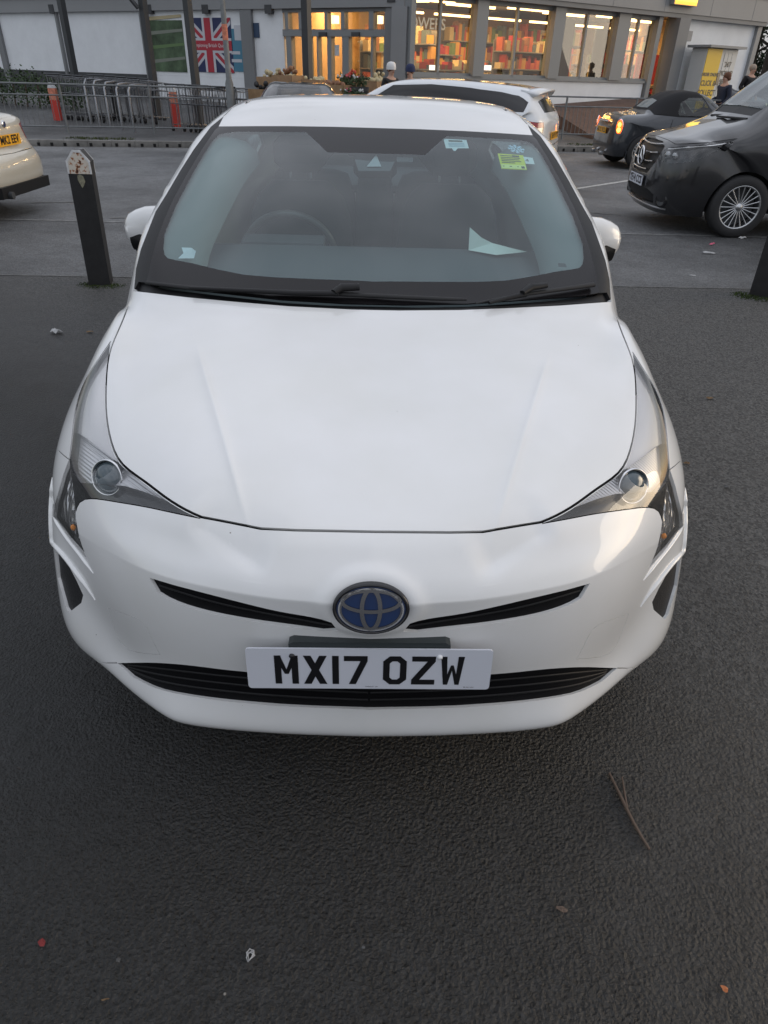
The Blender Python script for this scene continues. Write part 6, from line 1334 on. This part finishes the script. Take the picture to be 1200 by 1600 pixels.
MB().prism([(.25,.25),(4.8,.25),(4.8,.4),(.25,.4)], 'X', -.74, .74).build('undertray', M['dark'], vn)

# --- cream saloon at the left edge
rz = radians(-90)
def ss(y, zt, xt, ze, xb, zb, dy=0): return stn(y, zt, xt, ze, xb, zb, .90, .60, .87, .22, dy)
R_ = [wrap(.22,.10,.80,.34,.42), wrap(.45,.0,.86,.36,.5), wrap(.65,.04,.86,.36,.6), ss(.5,.80,.6,.78,.82,.68,.2), ss(1.0,.90,.62,.88,.84,.78), ss(1.35,.95,.62,.93,.84,.84), ss(1.9,1.25,.58,1.22,.84,.92), ss(2.2,1.40,.56,1.36,.84,.93), ss(2.8,1.43,.56,1.39,.84,.94), ss(3.4,1.38,.54,1.33,.84,.96), ss(3.85,1.18,.56,1.14,.84,.98), ss(4.1,1.07,.6,1.05,.83,.98), ss(4.4,1.05,.6,1.03,.82,.96), ss(4.58,1.03,.6,1.01,.80,.93,-.06),
 wrapr(.93,4.66,.78,.28,4.2), wrapr(.80,4.66,.84,.30,4.2), wrapr(.68,4.70,.87,.30,4.2), wrapr(.60,4.77,.88,.30,4.2), wrapr(.45,4.79,.88,.30,4.2), wrapr(.34,4.78,.87,.30,4.2), wrapr(.22,4.70,.80,.28,4.2)]
R_ = arch(R_, 0, 5, .90, .32, .36, -20, 185); R_ = arch(R_, 10, 20, 3.75, .32, .36, 20, 200)
MAT = {'win':(M['gls2'],'side_window',True,-.004,0), 'wsc':(M['gls2'],'windscreen',False,0,0), 'rw':(M['gls2'],'rear_window',False,0,0), 'tl':(M['tail'],'tail_light',True,.004,.01), 'dif':(M['black'],'rear_diffuser',False,0,.02)}
sa, s_, Pn = vehicle('saloon_car', (-4.40-4.75,7.75,0), rz, 'cream saloon with yellow rear number plate, cut by the left edge', 'car', R_, -1, M['champ'],
 [('void', circ(.9,.32,.36)), ('void', circ(3.75,.32,.36)), ('win', [('yz',1.7,.97),('yz',2.2,1.33),('yz',2.75,1.35),('yz',2.75,.98)]), ('win', [('yz',2.85,.98),('yz',2.85,1.35),('yz',3.35,1.30),('yz',3.75,1.02)]), ('wsc', [('row',5.3,0),('row',7,0),('row',7,.2),('row',5.3,.3)]), ('rw', [('row',9.3,0),('row',10.8,0),('row',10.8,.25),('row',9.3,.22)]),
  ('tl', [('xzr',-.52,.92),('xzr',-.70,.93),('xzr',-.80,.90),('yz',4.40,.90),('yz',4.35,.80),('yz',4.42,.76),('xzr',-.80,.745),('xzr',-.60,.76)])], MAT,
 [([('xzr',0,.985),('xzr',-.72,.96)], .003), ([('xzr',0,.655),('xzr',-.60,.66),('xzr',-.62,.74)], .003)])
for x in (-.78,.78): cwheel(x,.9,.32,.21,sa,10,'i'); cwheel(x,3.75,.32,.21,sa,10,'i')
plate(sa, (0,4.715,.79), (0,1,.1), 'MK2 EEV', M['plate_y']); mb = MB(); mb.lathe([(.0001,.012),(.036,.010),(.042,.0)], 20, Matrix.Translation((0,4.69,.945))@Matrix.Rotation(-pi/2,4,'X')); e_ = mb.build('round_badge', M['chrome'], sa); MB().lathe([(.0001,.014),(.026,.0135)], 16, Matrix.Translation((0,4.69,.945))@Matrix.Rotation(-pi/2,4,'X')).build('badge_centre', M['fblue'], e_)
text('model_letters', '320d', .07, frameM((.52,4.70,.86), (-1,0,0), (0,0,1)), M['chrome'], sa)
MB().prism([(.3,.2),(4.6,.2),(4.6,.6),(.3,.6)], 'X', -.7, .7).build('cabin_floor', M['dark'], sa); MB().prism([(4.5,.215),(4.795,.245),(4.80,.36),(4.5,.36)], 'X', -.60, .60).build('rear_diffuser', M['black'], sa)
MB().tube([(.45,4.6,.27),(.45,4.84,.27)], .04, 12).build('exhaust', M['steel'], sa)
# --- white SUV behind the hatchback
rz = radians(-90-22)
def su(y, zt, xt, ze, xb, zb, dy=0): return stn(y, zt, xt, ze, xb, zb, .94, .70, .92, .28, dy)
R_ = [wrap(.26,.12,.82,.34,.45), wrap(.45,.0,.90,.36,.5), wrap(.75,.02,.91,.36,.6), wrap(.92,.10,.88,.34,.7), su(.55,1.0,.62,.98,.88,.90,.2), su(.95,1.05,.66,1.03,.89,.97), su(1.2,1.08,.68,1.06,.89,1.0), su(1.75,1.40,.64,1.36,.89,1.04), su(2.05,1.53,.64,1.49,.89,1.05), su(2.6,1.57,.65,1.53,.89,1.08), su(3.2,1.56,.65,1.51,.89,1.10), su(3.8,1.52,.63,1.47,.88,1.13), su(4.12,1.50,.60,1.44,.87,1.15), su(4.22,1.38,.62,1.32,.85,1.16,-.05), 
 wrapr(1.16,4.36,.80,.20,4.0), wrapr(1.05,4.42,.86,.22,4.0), wrapr(.9,4.42,.90,.22,4.0), wrapr(.72,4.44,.92,.24,4.0), wrapr(.5,4.46,.92,.24,4.0), wrapr(.3,4.40,.86,.24,4.0)]
R_ = arch(R_, 0, 6, .92, .36, .40, -20, 180); R_ = arch(R_, 11, 19, 3.6, .36, .40, 40, 200)
MAT = {'rt':(M['gloss'],'black_roof',False,.004,.0), 'win':(M['gloss'],'side_glass',True,-.002,0), 'rw':(M['gloss'],'rear_window',False,-.003,0), 'wsc':(M['gls2'],'windscreen',False,0,0), 'tl':(M['tail'],'tail_light',True,.003,.01), 'tc':(M['lampg'],'clear_lamp',True,.004,.01), 'lo':(M['black'],'lower_trim',False,.0,.01)}
sv, s_, Pn = vehicle('suv', (-1.86,12.75,0), rz, 'white SUV with a dark roof and rear spoiler passing behind the white hatchback', 'car', R_, -1, M['wht2'],
 [('void', circ(.92,.36,.40)), ('void', circ(3.6,.36,.40)), ('wsc', [('row',6.2,0),('row',7.9,0),('row',7.9,.20),('row',6.2,.28)]), ('rt', [('row',8.0,0),('row',12.2,0),('row',12.2,.165),('row',8.0,.185)]),
  ('win', [('yz',1.55,1.10),('yz',2.1,1.46),('yz',2.7,1.49),('yz',3.3,1.46),('yz',4.0,1.38),('yz',4.15,1.30),('yz',4.12,1.17),('yz',3.0,1.10)]), ('rw', [('row',13.0,0),('row',14.1,0),('row',14.1,.30),('row',13.2,.30)]),
  ('tl', [('xzr',-.62,1.04),('xzr',-.82,1.05),('yz',4.15,1.06),('yz',4.0,1.03),('yz',4.1,.96),('xzr',-.82,.97),('xzr',-.62,.97)]), ('tc', [('xzr',-.62,.968),('xzr',-.82,.968),('yz',4.1,.958),('yz',4.15,.92),('xzr',-.80,.90),('xzr',-.64,.90)])], MAT,
 [([('yz',2.75,.4),('yz',2.75,1.1)], .003), ([('yz',3.55,.8),('yz',3.6,1.1)], .003), ([('xzr',0,.70),('xzr',-.8,.70)], .004)])
for x in (-.80,.80): cwheel(x,.92,.36,.23,sv,5); cwheel(x,3.6,.36,.23,sv,5)
mb = MB(); 
L_ = []; n = 11
for i in range(n):
    t = -1+2*i/(n-1); L_ += [(.62*t,4.00,1.500-.045*t*t),(.60*t,4.34-.10*t*t,1.465-.06*t*t),(.60*t,4.32-.10*t*t,1.435-.06*t*t),(.62*t,4.1,1.39-.05*t*t)]
mb.add(L_, [(i*4+j, i*4+(j+1)%4, i*4+4+(j+1)%4, i*4+4+j) for i in range(n-1) for j in range(4)]+[(0,1,2,3),((n-1)*4,(n-1)*4+1,(n-1)*4+2,(n-1)*4+3)], True); mb.build('roof_spoiler', M['wht2'], sv)
MB().prism([(.3,.28),(4.3,.28),(4.3,1.0),(.3,.8)], 'X', -.75, .75).build('cabin_floor', M['dark'], sv); MB().prism([(4.2,.29),(4.455,.31),(4.475,.44),(4.2,.46)], 'X', -.72, .72).build('rear_valance', M['black'], sv); sv.scale = (.97,1.05,.95); plate(sv, (0,4.445,.84), (0,1,0), 'SH19 VYR', M['plate_y'])
# --- dark saloon roof beyond
c = copy_tree(sa); c.location = (-2.2+2.3,14.2,0); tag(c, 'dark car mostly hidden behind the white hatchback roof, left of the SUV', 'car')
c.location = (-3.6,13.9,0); c.rotation_euler = (0,0,radians(-90)); 
def repaint(root, a, b, drop=()):
    for ch in list(kids(root)):
        for gch in kids(ch): repaint(ch, a, b)
        if ch.data and a.name in [m_.name for m_ in ch.data.materials if m_]: ch.data = ch.data.copy(); [ch.data.materials.__setitem__(i, b) for i, m_ in enumerate(ch.data.materials) if m_ == a]
repaint(c, M['champ'], M['vanblk']); pcar = fp(487,14.5); c.location = (pcar[0], pcar[1]-2.2, -.06); c.rotation_euler = (0,0,radians(6))
for ch in list(kids(c)):
    if ch.name.startswith(('number_plate','model_letters')):
        for gch in kids(ch): bpy.data.objects.remove(gch)
        bpy.data.objects.remove(ch)
# --- two cars far right
for (u, D, rz_, pn, lab) in ((1166,34,radians(75),M['wht2'],'white car parked far right beyond the yellow locker'),(1206,30,radians(80),M['darkmet'],'dark grey car at the far right edge behind the van')):
    p = fp(u, D); c = copy_tree(sa); c.location = (p[0], p[1], .38); c.rotation_euler = (0,0,rz_); c.scale = (.95,)*3; repaint(c, M['champ'], pn); tag(c, lab, 'car')
    for ch in list(kids(c)):
        if ch.name.startswith('model_letters'): bpy.data.objects.remove(ch)
    for ch in kids(c):
        if ch.name.startswith('number_plate'):
            for gch in kids(ch): bpy.data.objects.remove(gch)
# ------------------------------------------------------------------ people
def skin(name, V, Ed, R_, m, parent, sub=2):
    me = bpy.data.meshes.new('tmp'); me.from_pydata([tuple(v) for v in V], Ed, []); o = bpy.data.objects.new('tmp', me); COL.objects.link(o)
    md = o.modifiers.new('s', 'SKIN'); md.use_smooth_shade = True
    for i, d in enumerate(me.skin_vertices[0].data): d.radius = R_[i] if isinstance(R_[i], tuple) else (R_[i], R_[i]); d.use_root = (i == 0)
    s2 = o.modifiers.new('b', 'SUBSURF'); s2.levels = sub; s2.render_levels = sub
    dg = bpy.context.evaluated_depsgraph_get(); dg.update(); m2 = bpy.data.meshes.new_from_object(o.evaluated_get(dg)); bpy.data.objects.remove(o); m2.name = name
    m2.polygons.foreach_set('use_smooth', [True]*len(m2.polygons)); return link(name, m2, m, parent)
M['skin'] = mat('skin', (.50,.30,.22), .6)
def person(loc, rz, h, top, legs, hair, label, group=None, pose=0, hat=None, longhair=False):
    k = h/1.75; r = empty('person', loc, rz, label, 'person', group)
    J = dict(pel=(0,0,.95), bel=(0,-.01,1.08), ch=(0,.0,1.28), sh=(0,.01,1.42), nk=(0,0,1.50), hd=(0,-.02,1.58), ht=(0,-.015,1.68))
    s = .12 if pose else .04
    L = dict(hL=(-.09,0,.90), kL=(-.10,-.05-s,.50), aL=(-.10,.02-s*1.3,.08), tL=(-.11,-.13-s*1.3,.035), hR=(.09,0,.90), kR=(.10,-.03+s*.3,.50), aR=(.10,.05+s*1.6,.09), tR=(.11,-.09+s*1.6,.035))
    A = dict(sL=(-.18,.01,1.40), eL=(-.24,.04+s*.6,1.13), wL=(-.24,-.08,.92) if not pose else (-.20,-.17,1.05), gL=(-.24,-.12,.85) if not pose else (-.16,-.24,1.05), sR=(.18,.01,1.40), eR=(.24,.05,1.13), wR=(.23,-.06-s,.90), gR=(.23,-.09-s,.83))
    P_ = {**J, **L, **A}; names = list(P_); idx = {n: i for i, n in enumerate(names)}
    rad = dict(pel=(.15,.11), bel=(.13,.10), ch=(.16,.11), sh=(.12,.08), nk=.055, hd=(.075,.09), ht=(.065,.08), hL=.085, kL=.058, aL=.04, tL=.035, hR=.085, kR=.058, aR=.04, tR=.035, sL=.055, eL=.042, wL=.028, gL=.03, sR=.055, eR=.042, wR=.028, gR=.03)
    ed = [('pel','bel'),('bel','ch'),('ch','sh'),('sh','nk'),('nk','hd'),('hd','ht'),('pel','hL'),('hL','kL'),('kL','aL'),('aL','tL'),('pel','hR'),('hR','kR'),('kR','aR'),('aR','tR'),('sh','sL'),('sL','eL'),('eL','wL'),('wL','gL'),('sh','sR'),('sR','eR'),('eR','wR'),('wR','gR')]
    V = [Vector(P_[n])*k for n in names]; Rr = [tuple(q*k for q in rad[n]) if isinstance(rad[n], tuple) else rad[n]*k for n in names]; E_ = [(idx[a], idx[b]) for a, b in ed]
    for s_, w_, g_ in ((-1,'wL','gL'),(1,'wR','gR')):
        W_, G_ = Vector(P_[w_]), Vector(P_[g_]); d = (G_-W_).normalized(); sd = d.cross(Vector((0,1,0))); sd = sd.normalized() if sd.length > .1 else Vector((0,0,1))
        for q in range(5):
            b = G_ + sd*(.018*(q-2)) if q < 4 else W_*.5+G_*.5+sd*.03; ln = (.055,.07,.075,.068,.05)[q]; i0 = len(V); V += [b*k, (b+d*ln*.5+Vector((0,-.008,0)))*k, (b+d*ln*.95+Vector((0,-.022,0)))*k]; Rr += [.010*k, .009*k, .007*k]; E_ += [(idx[g_], i0), (i0, i0+1), (i0+1, i0+2)]
    skin('body', V, E_, Rr, M['skin'], r)
    def sub(nm, ns, es, grow, m):
        ii = {n: i for i, n in enumerate(ns)}; Vv = [Vector(P_[n])*k for n in ns]; rr = [tuple((q+grow)*k for q in rad[n]) if isinstance(rad[n], tuple) else (rad[n]+grow)*k for n in ns]; return skin(nm, Vv, [(ii[a], ii[b]) for a, b in es], rr, m, r)
    sub('jacket', ['pel','bel','ch','sh','sL','eL','wL','sR','eR','wR'], [('pel','bel'),('bel','ch'),('ch','sh'),('sh','sL'),('sL','eL'),('eL','wL'),('sh','sR'),('sR','eR'),('eR','wR')], .028, top)
    sub('trousers', ['pel','hL','kL','aL','hR','kR','aR'], [('pel','hL'),('hL','kL'),('kL','aL'),('pel','hR'),('hR','kR'),('kR','aR')], .018, legs)
    for a, b in (('aL','tL'),('aR','tR')): MB().tube([Vector(P_[a])*k+Vector((0,.04,-.02)), Vector(P_[a])*k+Vector((0,-.02,-.02)), Vector(P_[b])*k, Vector(P_[b])*k+Vector((0,-.04,-.005))], [.045,.05,.045,.025], 8).build('shoe', M['rub'], r)
    hb = MB(); hb.ball((0,.012*k,1.665*k), .112*k, 14, 9, (.88,1,.95)); 
    if longhair:
        for a in np.linspace(.3, pi-.3, 9): hb.ball((.085*k*cos(a), .05*k*sin(a)+.01, 1.60*k), .05*k, 7, 5)
    hh = hb.build('hair', hair, r)
    MB().tube([(0,-.105*k,1.625*k),(0,-.128*k,1.60*k),(0,-.11*k,1.59*k)], [.009,.014,.01], 6).build('nose', M['skin'], r)
    eb = MB(); [eb.ball((x*k,-.098*k,1.632*k), .010*k, 6, 4) for x in (-.032,.032)]; eb.build('eyes', M['ink'], r); MB().box((0,-.103*k,1.572*k), (.045*k,.008,.009)).build('mouth', M['leafr'], r)
    for x in (-.082,.082): MB().ball((x*k,.0,1.62*k), .022*k, 6, 5, (.5,.8,1.3)).build('ear', M['skin'], r)
    if hat is not None:
        MB().lathe([(.122*k,-.03),(.125*k,.03),(.11*k,.085),(.07*k,.12),(.0001,.13)], 18, Matrix.Translation((0,0,1.665*k))).build('hat', hat, r)
    return r
navy = mat('navy_coat', (.02,.025,.045), .85); blk = mat('black_jacket', (.012,.012,.014), .8); hbr = mat('brown_hair', (.12,.05,.025), .8); hgr = mat('fair_hair', (.35,.28,.22), .8); helm = mat('white_helmet', (.7,.7,.7), .3); bean = mat('navy_beanie', (.03,.04,.10), .9); tan_ = mat('tan_trousers', (.16,.12,.09), .8); gry = mat('grey_hood', (.22,.24,.27), .85)
for (u, D, h, rz_, tp, lg, hr, lab, po, hat, lh) in (
    (1134,22.0,1.64,-1.2,navy,blk,hbr,'person with curly brown hair in a navy coat walking left before the yellow locker',1,None,True),
    (1171,25.0,1.70,.4,blk,tan_,hgr,'person with fair hair in a black jacket by the parked white car',1,None,False),
    (611,18.6,1.58,.7,blk,blk,hbr,'person in a black jacket and white helmet outside the shop corner',0,helm,False),
    (641,18.4,1.55,-.6,gry,navy,hbr,'person in a navy beanie and grey hooded top right of the white helmet',0,bean,False)):
    p = fp(u, D); person((p[0], p[1], gz(*p)), rz_, h, tp, lg, hr, lab, None, po, hat, lh)
